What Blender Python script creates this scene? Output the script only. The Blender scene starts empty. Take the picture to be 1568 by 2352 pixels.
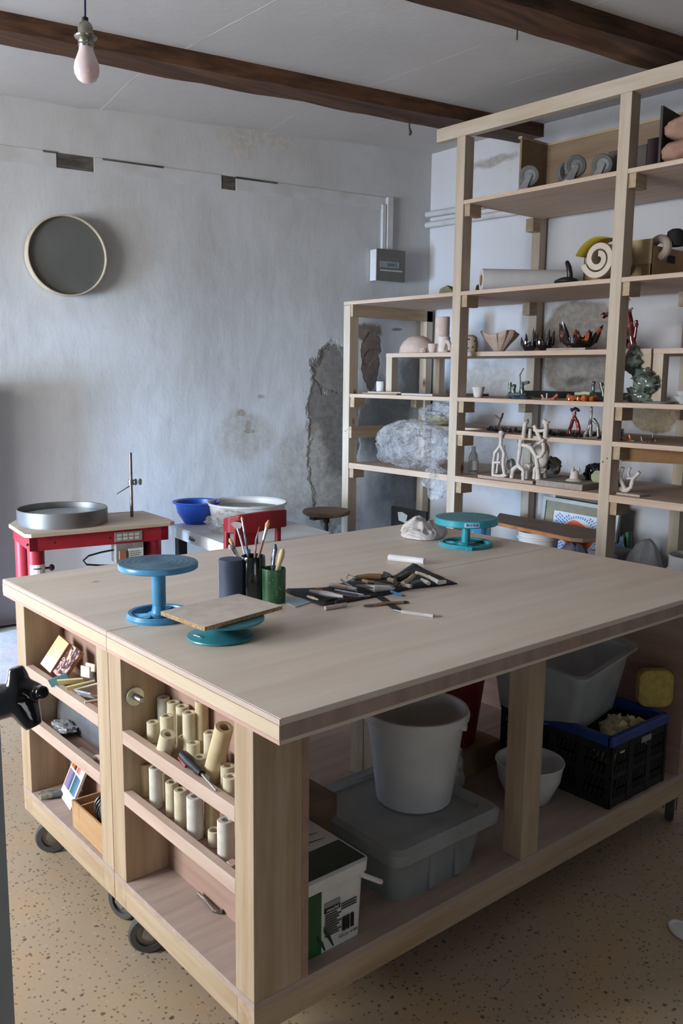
import bpy, bmesh, math, random
from mathutils import Vector, Matrix, noise
R = math.radians
SC = bpy.context.scene
COL = SC.collection
# ------------------------------------------------------------------ camera, light, exposure
cd = bpy.data.cameras.new('camera')
cam = bpy.data.objects.new('camera', cd); COL.objects.link(cam); SC.camera = cam
cd.sensor_fit = 'VERTICAL'; cd.sensor_height = 36; cd.sensor_width = 24
cd.lens = 36 * 2021.1 / 2352
cr, cu, cf = Vector((.76362, -.64557, .01127)), Vector((.08933, .12293, .98839)), Vector((.63946, .75374, -.15154))
cam.matrix_world = Matrix(((cr.x, cu.x, -cf.x, -.8928), (cr.y, cu.y, -cf.y, -1.2148), (cr.z, cu.z, -cf.z, 1.4676), (0, 0, 0, 1)))
cd.clip_start = .02
SC.view_settings.view_transform = 'Standard'; SC.view_settings.look = 'None'
SC.view_settings.exposure = 0.0; SC.view_settings.gamma = 1
w = bpy.data.worlds.new('world'); SC.world = w; w.use_nodes = True
w.node_tree.nodes['Background'].inputs[0].default_value = (.75, .85, 1, 1)
w.node_tree.nodes['Background'].inputs[1].default_value = .35
def area(name, loc, size, rot, energy, col):
    l = bpy.data.lights.new(name, 'AREA'); l.shape = 'RECTANGLE'; l.size, l.size_y = size
    l.energy = energy; l.color = col
    o = bpy.data.objects.new(name, l); COL.objects.link(o); o.location = loc; o.rotation_euler = rot
    return o
# daylight outside the side wall's window and glazed door; plus an added fill light behind the camera
area('daylight_window', (-3.12, 1.85, 1.65), (1.3, 1.5), (0, R(-70), R(-8)), 185, (.97, .97, 1))
area('daylight_window_low', (-3.12, 1.85, 1.60), (1.3, 1.5), (0, R(-108), R(-14)), 52, (1, .94, .9))
area('daylight_door', (-3.12, 2.92, .85), (1.3, .55), (0, R(-80), R(12)), 130, (.5, .7, 1)).data.spread = R(60)
area('fill_light_front', (-.9, -3.6, 1.0), (1.4, .9), (R(90), 0, 0), 13, (.86, .92, 1))
FL = .03      # floor level; the table top is at .86
# ------------------------------------------------------------------ helpers
def lin(h):
    h = h.lstrip('#'); c = [int(h[i:i+2], 16) / 255 for i in (0, 2, 4)]
    return tuple(x / 12.92 if x <= .04045 else ((x + .055) / 1.055) ** 2.4 for x in c) + (1,)
class N:
    def __init__(s, name):
        s.m = bpy.data.materials.new(name); s.m.use_nodes = True
        s.t = s.m.node_tree; s.p = s.t.nodes['Principled BSDF']; s.out = s.t.nodes['Material Output']
    def n(s, typ, **k):
        x = s.t.nodes.new(typ)
        for a, b in k.items():
            if a.startswith('i_'):
                key = a[2:]; key = int(key) if key.isdigit() else key.replace('_', ' ')
                s.put(x.inputs[key], b)
            else: setattr(x, a, b)
        return x
    def put(s, inp, v):
        if isinstance(v, bpy.types.NodeSocket): s.t.links.new(v, inp)
        elif isinstance(v, bpy.types.Node): s.t.links.new(v.outputs[0], inp)
        else: inp.default_value = v
    def coord(s, scale=(1, 1, 1), which='Object'):
        c = s.n('ShaderNodeTexCoord'); m = s.n('ShaderNodeMapping'); s.t.links.new(c.outputs[which], m.inputs[0])
        m.inputs['Scale'].default_value = scale; return m.outputs[0]
    def noise(s, vec, scale, detail=4, rough=.5):
        return s.n('ShaderNodeTexNoise', i_Vector=vec, i_Scale=scale, i_Detail=detail, i_Roughness=rough).outputs['Fac']
    def ramp(s, fac, a, b, c0=0., c1=1.):
        return s.n('ShaderNodeMapRange', i_Value=fac, i_1=a, i_2=b, i_3=c0, i_4=c1).outputs[0]
    def mix(s, fac, a, b, bt='MIX'):
        x = s.n('ShaderNodeMix', data_type='RGBA', blend_type=bt)
        s.put(x.inputs[0], fac); s.put(x.inputs[6], a); s.put(x.inputs[7], b); return x.outputs[2]
    def math(s, op, a, b=0., c=0.):
        x = s.n('ShaderNodeMath', operation=op); s.put(x.inputs[0], a); s.put(x.inputs[1], b); s.put(x.inputs[2], c); return x.outputs[0]
    def bump(s, h, st=.3, d=.01):
        b = s.n('ShaderNodeBump', i_Height=h, i_Strength=st, i_Distance=d); s.t.links.new(b.outputs[0], s.p.inputs['Normal'])
    def base(s, c): s.put(s.p.inputs['Base Color'], c)
MC = {}
def mat(name, c1, c2=None, scale=12, rough=.6, metal=0, bump=0, bd=.002, stretch=(1, 1, 1), lo=.4, hi=.65, spec=.5, coat=0, trans=0, sub=0, alpha=1):
    if name in MC: return MC[name]
    a = N(name); p = a.p
    p.inputs['Roughness'].default_value = rough; p.inputs['Metallic'].default_value = metal
    p.inputs['Specular IOR Level'].default_value = spec; p.inputs['Coat Weight'].default_value = coat
    p.inputs['Transmission Weight'].default_value = trans; p.inputs['Alpha'].default_value = alpha
    v = a.coord(stretch); f = a.noise(v, scale)
    a.base(a.mix(a.ramp(f, lo, hi), lin(c1), lin(c2 or c1)))
    if bump: a.bump(a.noise(v, scale * 3), bump, bd)
    MC[name] = a.m; return a.m
def wood(name, light, dark, axis=0, rough=.62, knots=True, sc=1., grain=.8, kr=1., kn=1.):
    if name in MC: return MC[name]
    a = N(name); st = [9., 9., 9.]; st[axis] = .7
    v = a.coord(tuple(x * sc for x in st))
    f = a.noise(v, 3.2, 6, .6); g = a.noise(v, 12, 3, .6)
    c = a.mix(a.ramp(f, .35, .7), lin(light), lin(dark))
    c = a.mix(a.ramp(g, .45, .8, 0, .35 * grain), c, lin(dark))
    big = a.noise(a.coord((1.5, 1.5, 1.5)), 1.3, 2)
    c = a.mix(a.ramp(big, .35, .7, 0, .3), c, a.mix(1, c, (.86, .78, .72, 1), 'MULTIPLY'))
    if knots:
        ks = [7. * kn, 7. * kn, 7. * kn]; ks[axis] = 3.2 * kn
        vo = a.n('ShaderNodeTexVoronoi', i_Vector=a.coord(tuple(ks)), i_Scale=1.0)
        k = a.math('MULTIPLY', a.ramp(vo.outputs['Distance'], .13 * kr, .05 * kr), a.ramp(a.n('ShaderNodeSeparateColor', i_0=vo.outputs['Color']).outputs[0], .62, .64))
        c = a.mix(k, c, lin('6e4426'))
    a.base(c); a.p.inputs['Roughness'].default_value = rough; a.p.inputs['Specular IOR Level'].default_value = .3
    a.bump(g, .12, .002); MC[name] = a.m; return a.m
class MB:
    def __init__(s): s.v = []; s.f = []
    def add(s, vs, fs, M=None):
        o = len(s.v); s.v += [tuple(M @ Vector(p)) if M is not None else tuple(p) for p in vs]
        s.f += [tuple(i + o for i in f) for f in fs]; return s
    def box(s, x0, x1, y0, y1, z0, z1, M=None):
        return s.add([(x, y, z) for x in (x0, x1) for y in (y0, y1) for z in (z0, z1)],
            [(0, 1, 3, 2), (4, 6, 7, 5), (0, 4, 5, 1), (2, 3, 7, 6), (0, 2, 6, 4), (1, 5, 7, 3)], M)
    def lathe(s, prof, c=(0, 0, 0), n=28, M=None, sx=1, sy=1, wob=None):
        vs = []; fs = []; rings = []
        for k, (r, z) in enumerate(prof):
            if r < 1e-6: rings.append([len(vs)]); vs.append((c[0], c[1], c[2] + z)); continue
            rg = []
            for i in range(n):
                a = 2 * math.pi * i / n; rr = r * (wob(a, z) if wob else 1)
                rg.append(len(vs)); vs.append((c[0] + rr * sx * math.cos(a), c[1] + rr * sy * math.sin(a), c[2] + z))
            rings.append(rg)
        for A, B in zip(rings, rings[1:]):
            if len(A) == 1 and len(B) == 1: continue
            for i in range(n):
                j = (i + 1) % n
                if len(A) == 1: fs.append((A[0], B[j], B[i]))
                elif len(B) == 1: fs.append((A[i], A[j], B[0]))
                else: fs.append((A[i], A[j], B[j], B[i]))
        return s.add(vs, fs, M)
    def tube(s, pts, r, n=8, M=None, cap=True):
        pts = [Vector(p) for p in pts]; m = len(pts)
        rs = r if isinstance(r, (list, tuple)) else [r] * m
        vs = []; fs = []; up = None
        for i, p in enumerate(pts):
            t = (pts[min(i + 1, m - 1)] - pts[max(i - 1, 0)]).normalized()
            if up is None:
                up = t.orthogonal().normalized()
            up = (up - t * up.dot(t)); up = up.normalized() if up.length > 1e-6 else t.orthogonal().normalized()
            b = t.cross(up)
            for k in range(n):
                a = 2 * math.pi * k / n; vs.append(p + (up * math.cos(a) + b * math.sin(a)) * rs[i])
        for i in range(m - 1):
            for k in range(n):
                j = (k + 1) % n; fs.append((i * n + k, i * n + j, (i + 1) * n + j, (i + 1) * n + k))
        if cap: fs += [tuple(range(n - 1, -1, -1)), tuple(range((m - 1) * n, m * n))]
        return s.add(vs, fs, M)
    def prism(s, poly, z0, z1, M=None):
        n = len(poly); vs = [(p[0], p[1], z0) for p in poly] + [(p[0], p[1], z1) for p in poly]
        fs = [tuple(range(n - 1, -1, -1)), tuple(range(n, 2 * n))] + [(i, (i + 1) % n, n + (i + 1) % n, n + i) for i in range(n)]
        return s.add(vs, fs, M)
    def blob(s, c, rad, seed=0, amp=.15, freq=3., nu=22, nv=14, flat=None, M=None):
        vs = []; fs = []
        for i in range(nv + 1):
            th = math.pi * i / nv
            for k in range(nu):
                a = 2 * math.pi * k / nu; d = Vector((math.sin(th) * math.cos(a), math.sin(th) * math.sin(a), math.cos(th)))
                q = 1 + amp * noise.fractal(d * freq + Vector((seed * 7.1, seed * 3.3, 0)), .9, 2.1, 3)
                z = c[2] + d.z * rad[2] * q
                if flat is not None: z = max(z, flat)
                vs.append((c[0] + d.x * rad[0] * q, c[1] + d.y * rad[1] * q, z))
        for i in range(nv):
            for k in range(nu):
                j = (k + 1) % nu; fs.append((i * nu + k, (i + 1) * nu + k, (i + 1) * nu + j, i * nu + j))
        return s.add(vs, fs, M)
    def build(s, name, m, parent=None, bevel=0, smooth=False, local=False, loc=None, weld=True, subsurf=0, sharp=35):
        off = Vector((0, 0, 0))
        if parent is not None and not local:
            q = parent
            while q: off += Vector(q.location); q = q.parent
        if loc is not None: off = Vector(loc)
        me = bpy.data.meshes.new(name); me.from_pydata([tuple(Vector(p) - off) for p in s.v], [], s.f)
        bm = bmesh.new(); bm.from_mesh(me)
        if weld: bmesh.ops.remove_doubles(bm, verts=bm.verts, dist=1e-6)
        bmesh.ops.recalc_face_normals(bm, faces=bm.faces)
        if smooth:
            for f in bm.faces: f.smooth = True
            for e in bm.edges:
                if len(e.link_faces) == 2 and e.calc_face_angle(0) > R(sharp): e.smooth = False
        bm.to_mesh(me); bm.free()
        o = bpy.data.objects.new(name, me); COL.objects.link(o); me.materials.append(m)
        if parent is not None: o.parent = parent
        if loc is not None: o.location = loc
        if bevel:
            b = o.modifiers.new('bevel', 'BEVEL'); b.width = bevel; b.segments = 2; b.limit_method = 'ANGLE'
        if subsurf:
            b = o.modifiers.new('sub', 'SUBSURF'); b.levels = subsurf; b.render_levels = subsurf
        return o
def tag(o, label, cat, group=None, kind=None):
    if label: o['label'] = label
    if cat: o['category'] = cat
    if group: o['group'] = group
    if kind: o['kind'] = kind
    return o
def thing(name, label, cat, loc=(0, 0, 0), rz=0, group=None):
    o = bpy.data.objects.new(name, None); COL.objects.link(o); o.empty_display_size = .05
    o.location = loc; o.rotation_euler = (0, 0, rz); return tag(o, label, cat, group)
def struct(name, mb, m, loc=None, **k):
    o = mb.build(name, m, loc=loc, **k); o['kind'] = 'structure'; return o
def rotz(a): return Matrix.Rotation(a, 4, 'Z')
def place(loc, rz=0, rx=0, ry=0):
    return Matrix.Translation(Vector(loc)) @ Matrix.Rotation(rz, 4, 'Z') @ Matrix.Rotation(ry, 4, 'Y') @ Matrix.Rotation(rx, 4, 'X')
def frame(o, x, z):
    """matrix whose local x runs along x, local z along z"""
    x = Vector(x).normalized(); z = Vector(z); y = z.cross(x).normalized(); z = x.cross(y)
    return Matrix(((x.x, y.x, z.x, o[0]), (x.y, y.y, z.y, o[1]), (x.z, y.z, z.z, o[2]), (0, 0, 0, 1)))
def text(body, size, m, M, parent=None, name='printed_text', ext=.0003, align='CENTER'):
    cu_ = bpy.data.curves.new(name, 'FONT'); cu_.body = body; cu_.size = size; cu_.extrude = ext
    cu_.align_x = align; cu_.align_y = 'CENTER'; cu_.resolution_u = 2
    t = bpy.data.objects.new('tmp', cu_); COL.objects.link(t)
    dg = bpy.context.evaluated_depsgraph_get(); me = bpy.data.meshes.new_from_object(t.evaluated_get(dg))
    bpy.data.objects.remove(t); b = MB(); b.add([tuple(v.co) for v in me.vertices], [tuple(p.vertices) for p in me.polygons], M)
    return b.build(name, m, parent)
# ------------------------------------------------------------------ materials
def pine(ax): return wood('pine_%d' % ax, 'bcab93', 'a58d70', ax)
def pinepale(ax): return wood('pine_pale_%d' % ax, 'cbbfaf', 'b8a791', ax)
def ply(ax): return wood('plywood_%d' % ax, 'd2beac', 'bda48f', ax, knots=False)
PINK = wood('poplar_ply', 'ad9285', '9a7e70', 1, knots=False)
PINK0 = wood('poplar_ply_x', 'b7a69c', 'a3928a', 0, knots=False)
TOPW = wood('table_top_ply', 'e4d8cb', 'd6c7b7', 0, sc=.6, rough=.42, grain=.35, kr=.6, kn=1.3)
DARKW = wood('old_dark_oak', '6b4a33', '2e1f16', 0, knots=False, sc=.9)
BLACK = mat('black_plastic', '141416', '1c1c1f', rough=.35)
BLACKM = mat('matt_black', '151517', '202022', rough=.8)
STEEL = mat('steel', 'a8a8a6', '8a8a88', rough=.32, metal=1)
DSTEEL = mat('dull_steel', '8d8880', '6f6a62', rough=.5, metal=.9)
RUBBER = mat('grey_rubber', '4c4c4c', '3c3c3d', rough=.7)
WHITEP = mat('white_plastic', 'd9dadb', 'cfd0d2', rough=.4)
BISQ = mat('bisque_clay', 'd2bcb0', 'c6aea2', 20, rough=.85, bump=.15)
WCLAY = mat('white_clay', 'd9d2ca', 'cbc2ba', 30, rough=.7, bump=.2)
CARD = mat('cardboard', 'a88968', '96785a', 5, rough=.9)
BOARD = mat('particle_board', 'c4b3a0', 'b3a08c', 60, rough=.9)
def plaster(name, patches, base='c6c6c8', base2='b9b8b6', fine=1.0):
    """painted lime plaster: local x along the wall, local z up; patches = bare damp render (x, z, rx, rz, colour, edge, strength)"""
    a = N(name); co = a.n('ShaderNodeTexCoord').outputs['Object']
    n1 = a.noise(co, 1.3, 5, .6); n2 = a.noise(co, 9, 6, .62); n3 = a.noise(co, 60, 4, .6)
    c = a.mix(a.ramp(n1, .35, .68), lin(base), lin(base2))
    c = a.mix(a.ramp(n2, .62, .74, 0, .35), c, lin('a9a69f'))
    sx = a.n('ShaderNodeSeparateXYZ', i_0=co); X, Z = sx.outputs[0], sx.outputs[2]
    wn = a.n('ShaderNodeTexNoise', i_Vector=co, i_Scale=5., i_Detail=6., i_Roughness=.62)
    wc = a.n('ShaderNodeSeparateColor', i_0=wn.outputs['Color'])
    fine_n = a.noise(co, 26, 5, .7)
    n0 = a.noise(co, 2.6, 2, .5); n4 = a.noise(a.coord((1, 1, .45)), 16, 3, .55)
    H = a.math('ADD', a.math('MULTIPLY', n3, .07), a.math('MULTIPLY', n4, .3)); H = a.math('ADD', H, a.math('MULTIPLY', n0, 2.2))
    for (px, pz, rx, rz, colr, edge, st, wob) in patches:
        dx = a.math('MULTIPLY', a.math('SUBTRACT', a.math('MULTIPLY_ADD', a.math('SUBTRACT', wc.outputs[0], .5), wob, X), px), 1 / rx)
        dz = a.math('MULTIPLY', a.math('SUBTRACT', a.math('MULTIPLY_ADD', a.math('SUBTRACT', wc.outputs[1], .5), wob, Z), pz), 1 / rz)
        d = a.math('SQRT', a.math('ADD', a.math('MULTIPLY', dx, dx), a.math('MULTIPLY', dz, dz)))
        m = a.ramp(d, 1, 1 - edge, 0, st)
        cc = a.mix(a.ramp(fine_n, .4, .62), lin(colr), a.mix(1, lin(colr), (1.45, 1.4, 1.35, 1), 'MULTIPLY'))
        c = a.mix(m, c, cc)
        if edge < .2: H = a.math('SUBTRACT', H, a.math('MULTIPLY', m, 1.6))
    a.base(c); a.p.inputs['Roughness'].default_value = .85; a.p.inputs['Specular IOR Level'].default_value = .25
    a.bump(H, .55 * fine, .012); return a.m
# ------------------------------------------------------------------ room
WA = R(180 - 9)                      # the far wall runs from the room corner towards the left, 9 degrees off the table axis
CX, CY = 3.345, 2.925
def wl(px, py, z): 
    """world point -> distance along the far wall from the corner"""
    return (Vector((px, py)) - Vector((CX, CY))).dot(Vector((math.cos(WA), math.sin(WA))))
MW = Matrix.Translation((CX, CY, 0)) @ Matrix.Rotation(WA, 4, 'Z')     # local x along the wall, local +y INTO the room
def sz(p): return (wl(p[0], p[1], 0), p[2])
pts = {}
def patch(p, rx, rz, colr='6f6b66', edge=.08, st=1., wob=.12):
    s, z = sz(p); return (s, z, rx, rz, colr, edge, st, wob)
pf = [patch((2.639,3.037,1.078), .19, .62, '6f6b67', .1, 1, .2), patch((2.65,3.035,1.51), .16, .16, '77736f', .1, 1, .2), patch((2.902,2.995,1.65), .08, .12, '6d6159', .12, 1, .16),
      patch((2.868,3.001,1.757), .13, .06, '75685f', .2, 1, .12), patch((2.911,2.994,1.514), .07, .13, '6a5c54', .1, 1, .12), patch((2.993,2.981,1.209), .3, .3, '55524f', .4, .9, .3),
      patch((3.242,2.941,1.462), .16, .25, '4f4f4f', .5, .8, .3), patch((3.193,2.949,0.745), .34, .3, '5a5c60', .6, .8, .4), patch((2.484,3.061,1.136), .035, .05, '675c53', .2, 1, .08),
      patch((2.023,3.134,1.249), .035, .022, '8a8074', .2, 1, .06), patch((2.07,3.127,1.171), .02, .035, '777068', .2, 1, .07), patch((2.075,3.126,1.14), .04, .013, '77706a', .2, 1, .04),
      patch((2.033,3.133,1.121), .22, .16, 'a19d95', .3, .6, .2), patch((2.41,3.073,0.87), .24, .32, 'a29e97', .25, .7, .3), patch((2.146,3.115,1.35), .03, .015, '8f8a84', .6, .9, .05),
      patch((2.123,3.119,2.784), .3, .09, 'b5b1aa', .5, .6, .4), patch((2.916,2.993,2.551), .13, .02, '8e8a84', .3, 1, .05), patch((2.645,3.036,0.608), .22, .3, '97938d', .3, .8, .3),
      patch((2.442,3.068,0.65), .5, .2, 'a09c95', .6, .5, .4), patch((3.145,2.957,1.877), .16, .1, '9a948c', .7, .7, .3), patch((3.104,2.963,1.774), .05, .012, '6f6a64', .4, .9, .05)]
wm = plaster('wall_plaster_far', pf)
b = MB(); nx, nz = 60, 40
LW = 6.7
for i in range(nx + 1):
    for k in range(nz + 1):
        x = -.3 + (LW + .3) * i / nx; z = FL - .1 + 3.1 * k / nz
        b.v.append((x, (.012 * (noise.noise(Vector((x * 1.4, z * 1.2, 5))) - .2)) * min(1, max(0, abs(z - 2.54) - .1) * 4), z))
for i in range(nx):
    for k in range(nz):
        q = i * (nz + 1) + k; b.f.append((q, q + nz + 1, q + nz + 2, q + 1))
b.box(-.3, LW, -.14, -.02, FL - .1, 3.0)
o = struct('wall_left', b, wm, smooth=True, local=True); o.location = (CX, CY, 0); o.rotation_euler = (0, 0, WA)
def patchb(p, ry, rz, colr='6f6b66', edge=.08, st=1., wob=.12): return (p[1], p[2], ry, rz, colr, edge, st, wob)
XB = 3.345
pb = [patchb((3.345,1.745,1.641), .3, .28, '85807a', .1, 1, .12), patchb((3.345,1.762,1.461), .1, .035, '5d5853', .5, .9, .06), patchb((3.345,1.266,1.286), .14, .1, '9b8f78', .12, 1, .1),
      patchb((3.345,2.435,1.494), .32, .14, '96928d', .5, .8, .3), patchb((3.345,1.472,1.277), .2, .16, '9a948c', .6, .7, .3), patchb((3.345,2.375,0.957), .3, .2, 'a19b94', .6, .7, .3),
      patchb((3.345,2.426,2.754), .25, .03, '8f8b86', .5, .8, .1), patchb((3.345,2.132,1.799), .05, .09, '9a9690', .6, .7, .1), patchb((3.345,1.351,0.66), .07, .3, 'aca9aa', .7, .6, .1),
      patchb((3.345,2.794,1.21), .2, .35, '7c7974', .6, .9, .3)]
b = MB(); ny, nz = 50, 24
for i in range(ny + 1):
    for k in range(nz + 1):
        y = -3.4 + 6.5 * i / ny; z = FL - .1 + 3.1 * k / nz
        b.v.append((y, .012 * (noise.noise(Vector((y * 1.4, z * 1.2, 9))) + .2), z))
for i in range(ny):
    for k in range(nz):
        q = i * (nz + 1) + k; b.f.append((q, q + nz + 1, q + nz + 2, q + 1))
b.box(-3.4, 3.1, -.14, -.02, FL - .1, 3.0)
o = struct('wall_back', b, plaster('wall_plaster_back', pb, 'd2d3d8', 'c3c4c8'), smooth=True, local=True); o.location = (XB, 0, 0); o.rotation_euler = (0, 0, R(90))
# floor: cast terrazzo with dark chips
a = N('terrazzo'); co = a.n('ShaderNodeTexCoord').outputs['Object']
dist = a.n('ShaderNodeMix', data_type='RGBA', blend_type='ADD'); a.put(dist.inputs[0], .012); a.put(dist.inputs[6], co)
a.put(dist.inputs[7], a.n('ShaderNodeTexNoise', i_Vector=co, i_Scale=40.).outputs['Color'])
v1 = a.n('ShaderNodeTexVoronoi', i_Vector=dist.outputs[2], i_Scale=95.)
r1 = a.n('ShaderNodeSeparateColor', i_0=v1.outputs['Color'])
v2 = a.n('ShaderNodeTexVoronoi', i_Vector=dist.outputs[2], i_Scale=45.); r2 = a.n('ShaderNodeSeparateColor', i_0=v2.outputs['Color'])
c = a.mix(a.ramp(a.noise(co, 2.2, 4), .38, .64), lin('b3a084'), lin('ad9a86'))
c = a.mix(a.ramp(a.noise(co, 3.5, 3), .5, .68, 0, .6), c, lin('bd9c70'))
c = a.mix(a.math('MULTIPLY', a.ramp(v1.outputs['Distance'], .36, .28), a.ramp(r1.outputs[0], .66, .7, 0, .75)), c, lin('5b5043'))
c = a.mix(a.math('MULTIPLY', a.ramp(v2.outputs['Distance'], .26, .2), a.ramp(r2.outputs[1], .82, .85, 0, .8)), c, lin('4a4038'))
c = a.mix(a.ramp(a.noise(co, 70, 2), .68, .74, 0, .5), c, lin('d8ccb8'))
a.base(c); a.p.inputs['Roughness'].default_value = .5
struct('floor', MB().box(-3.2, 3.5, -3.5, 4.1, FL - .06, FL), a.m)
# ceiling
a = N('ceiling_paint'); co = a.n('ShaderNodeTexCoord').outputs['Object']; s_ = a.n('ShaderNodeSeparateXYZ', i_0=co)
c = a.mix(a.ramp(a.noise(co, 1.2, 4), .35, .65), lin('c2bfbd'), lin('b7b4b1'))
H = a.noise(co, 14, 5)
for sx_, w_ in ((1.245, .004), (2.18, .003), (2.66, .003), (.3, .003)):
    m_ = a.ramp(a.math('ABSOLUTE', a.math('SUBTRACT', a.math('MULTIPLY_ADD', a.noise(co, 4, 3), .02, s_.outputs[0]), sx_ + .01)), w_, w_ * .4)
    c = a.mix(a.math('MULTIPLY', m_, a.ramp(a.noise(co, 5, 2), .42, .5)), c, lin('dcdad6')); H = a.math('ADD', H, a.math('MULTIPLY', m_, .5))
a.base(c); a.p.inputs['Roughness'].default_value = .9; a.bump(H, .25, .01)
b = MB(); ZC = 2.89
def ceil_z(x, y):   # the plaster bows down towards the far wall
    d = (Vector((CX, CY)) - Vector((x, y))).dot(Vector((-math.sin(WA), math.cos(WA)))) * -1
    t = max(0, 1 - abs(d) / .55); s = wl(x, y, 0)
    return ZC - t * t * (.01 + .035 * max(0, min(3, s)))
nx, ny = 62, 74
for i in range(nx + 1):
    for k in range(ny + 1):
        x = -3.1 + 6.6 * i / nx; y = -3.5 + 7.6 * k / ny; b.v.append((x, y, ceil_z(x, y)))
for i in range(nx):
    for k in range(ny):
        q = i * (ny + 1) + k; b.f.append((q, q + 1, q + ny + 2, q + ny + 1))
b.box(-3.1, 3.5, -3.5, 4.1, ZC + .01, ZC + .1)
o = struct('ceiling', b, a.m, smooth=True)
# the side walls behind and left of the camera, with window and glazed door
PL2 = plaster('wall_plaster_side', [])
def sidewall(name, x0, x1, holes, y0=-3.4, y1=4.1, z1=3.0):
    ys = sorted({y0, y1} | {h[0] for h in holes} | {h[1] for h in holes}); b = MB()
    for ya, yb in zip(ys, ys[1:]):
        hs = [h for h in holes if h[0] <= ya and h[1] >= yb]
        if hs:
            b.box(x0, x1, ya, yb, FL, hs[0][2]); b.box(x0, x1, ya, yb, hs[0][3], z1)
        else: b.box(x0, x1, ya, yb, FL, z1)
    return struct(name, b, PL2)
sidewall('wall_right', -3.0, -2.75, [(1.05, 2.58, .9, 2.4), (2.62, 3.42, FL + .01, 1.55)])
struct('wall_front', MB().box(-3.0, -1.6, -3.5, -3.35, FL, 3.0).box(-.2, 3.4, -3.5, -3.35, FL, 3.0).box(-1.6, -.2, -3.5, -3.35, FL, .5).box(-1.6, -.2, -3.5, -3.35, 1.5, 3.0), mat('dark_front_wall', '5c5650', '4c4742', 3, rough=.9))
wf = mat('window_paint', 'cfcfcb', 'c4c4c0', rough=.5)
gl = N('window_glass'); gl.t.nodes.remove(gl.p); tr = gl.n('ShaderNodeBsdfTransparent'); tr.inputs[0].default_value = (.96, .98, .98, 1)
gg = gl.n('ShaderNodeBsdfGlossy'); gg.inputs['Roughness'].default_value = .05
mx = gl.n('ShaderNodeMixShader', i_0=.06, i_1=tr.outputs[0], i_2=gg.outputs[0]); gl.t.links.new(mx.outputs[0], gl.out.inputs[0])
def window(name, y0, y1, z0, z1, cols, rows):
    b = MB(); t = .05; x0, x1 = -2.98, -2.92
    b.box(x0, x1, y0, y0 + t, z0, z1).box(x0, x1, y1 - t, y1, z0, z1).box(x0, x1, y0, y1, z0, z0 + t).box(x0, x1, y0, y1, z1 - t, z1)
    for i in range(1, cols): yy = y0 + (y1 - y0) * i / cols; b.box(x0, x1, yy - .02, yy + .02, z0, z1)
    for i in range(1, rows): zz = z0 + (z1 - z0) * i / rows; b.box(x0, x1, y0, y1, zz - .012, zz + .012)
    w_ = struct(name, b, wf)
    p_ = MB().box(x0 + .025, x0 + .03, y0, y1, z0, z1).build('window_pane', gl.m, w_); p_['kind'] = 'structure'
window('window_1', 1.05, 2.58, .9, 2.4, 2, 1); window('door_1', 2.62, 3.42, FL + .02, 1.55, 1, 1)
b = MB(); b.box(-1.6, -1.55, -3.46, -3.4, .5, 1.5).box(-.25, -.2, -3.46, -3.4, .5, 1.5).box(-1.6, -.2, -3.46, -3.4, .5, .55).box(-1.6, -.2, -3.46, -3.4, 1.45, 1.5).box(-.92, -.88, -3.46, -3.4, .5, 1.5)
w_ = struct('added_fill_window', b, wf); MB().box(-1.6, -.2, -3.435, -3.43, .5, 1.5).build('window_pane', gl.m, w_)['kind'] = 'structure'  # window added in the front wall to let the fill light through
# unseen low block added to cast shade on the far wall, and the white painted plinth along the far wall
struct('added_shade_block', MB().box(2.86, 3.6, 0, .17, FL, 1.42, MW), PL2)
pm = mat('plinth_paint', 'c9ccd4', 'b7b9be', 3, rough=.7, bump=.5, bd=.01)
b = MB().box(.95, 6.2, -.02, .93, FL, .16, MW)
o = struct('trim_1', b, pm, bevel=.01); 
# wooden rail let into the far wall: strips of painted board with broken gaps
m_rail = mat('rail_paint', 'c6c6c8', 'b9b8b6', 8, rough=.8, bump=.3)
def zr(s): return 2.545 + .009 * (s if s < 3 else 3) * 0
rail = MB()
gaps = [(sz((1.013,3.294,2.547))[0], sz((1.2,3.265,2.553))[0]), (sz((1.905,3.153,2.545))[0], sz((1.991,3.139,2.544))[0])]
s0 = sz((3.029,2.975,2.537))[0]; g = sorted([(min(q), max(q)) for q in gaps])
cur = s0
for (ga, gb) in g + [(4.2, 4.2)]:
    rail.box(cur, ga, -.02, .0055, 2.50, 2.575, MW); cur = gb
o = struct('trim_2', rail, m_rail, bevel=.002)
OLD = wood('grey_old_lath', '6a655f', '2b2825', 0, knots=False)
b = MB()
for (ga, gb) in g:
    b.box(ga + .002, gb - .002, -.01, .002, 2.502, 2.574, MW); b.box(ga + .01, gb - .004, .002, .0045, 2.510, 2.515, MW); b.box(ga + .03, gb - .02, .002, .004, 2.548, 2.556, MW)
struct('trim_3', b, OLD)
b = MB()
for (xa, ya, xb, yb) in (((1.488,3.219,2.561)[0], (1.488,3.219,2.561)[2], (1.579,3.205,2.557)[0], 0), ):
    pass
for (sA, sB, h) in ((sz((1.245,3.258,2.552))[0], sz((1.572,3.206,2.556))[0], .006), (sz((1.991,3.139,2.572))[0], sz((2.249,3.099,2.565))[0], .007), (sz((0.948,3.305,2.566))[0], sz((1.014,3.294,2.57))[0], .006)):
    b.box(min(sA, sB), max(sA, sB), 0, .0066, 2.573 - h, 2.5765, MW)
struct('trim_4', b, OLD)
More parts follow.
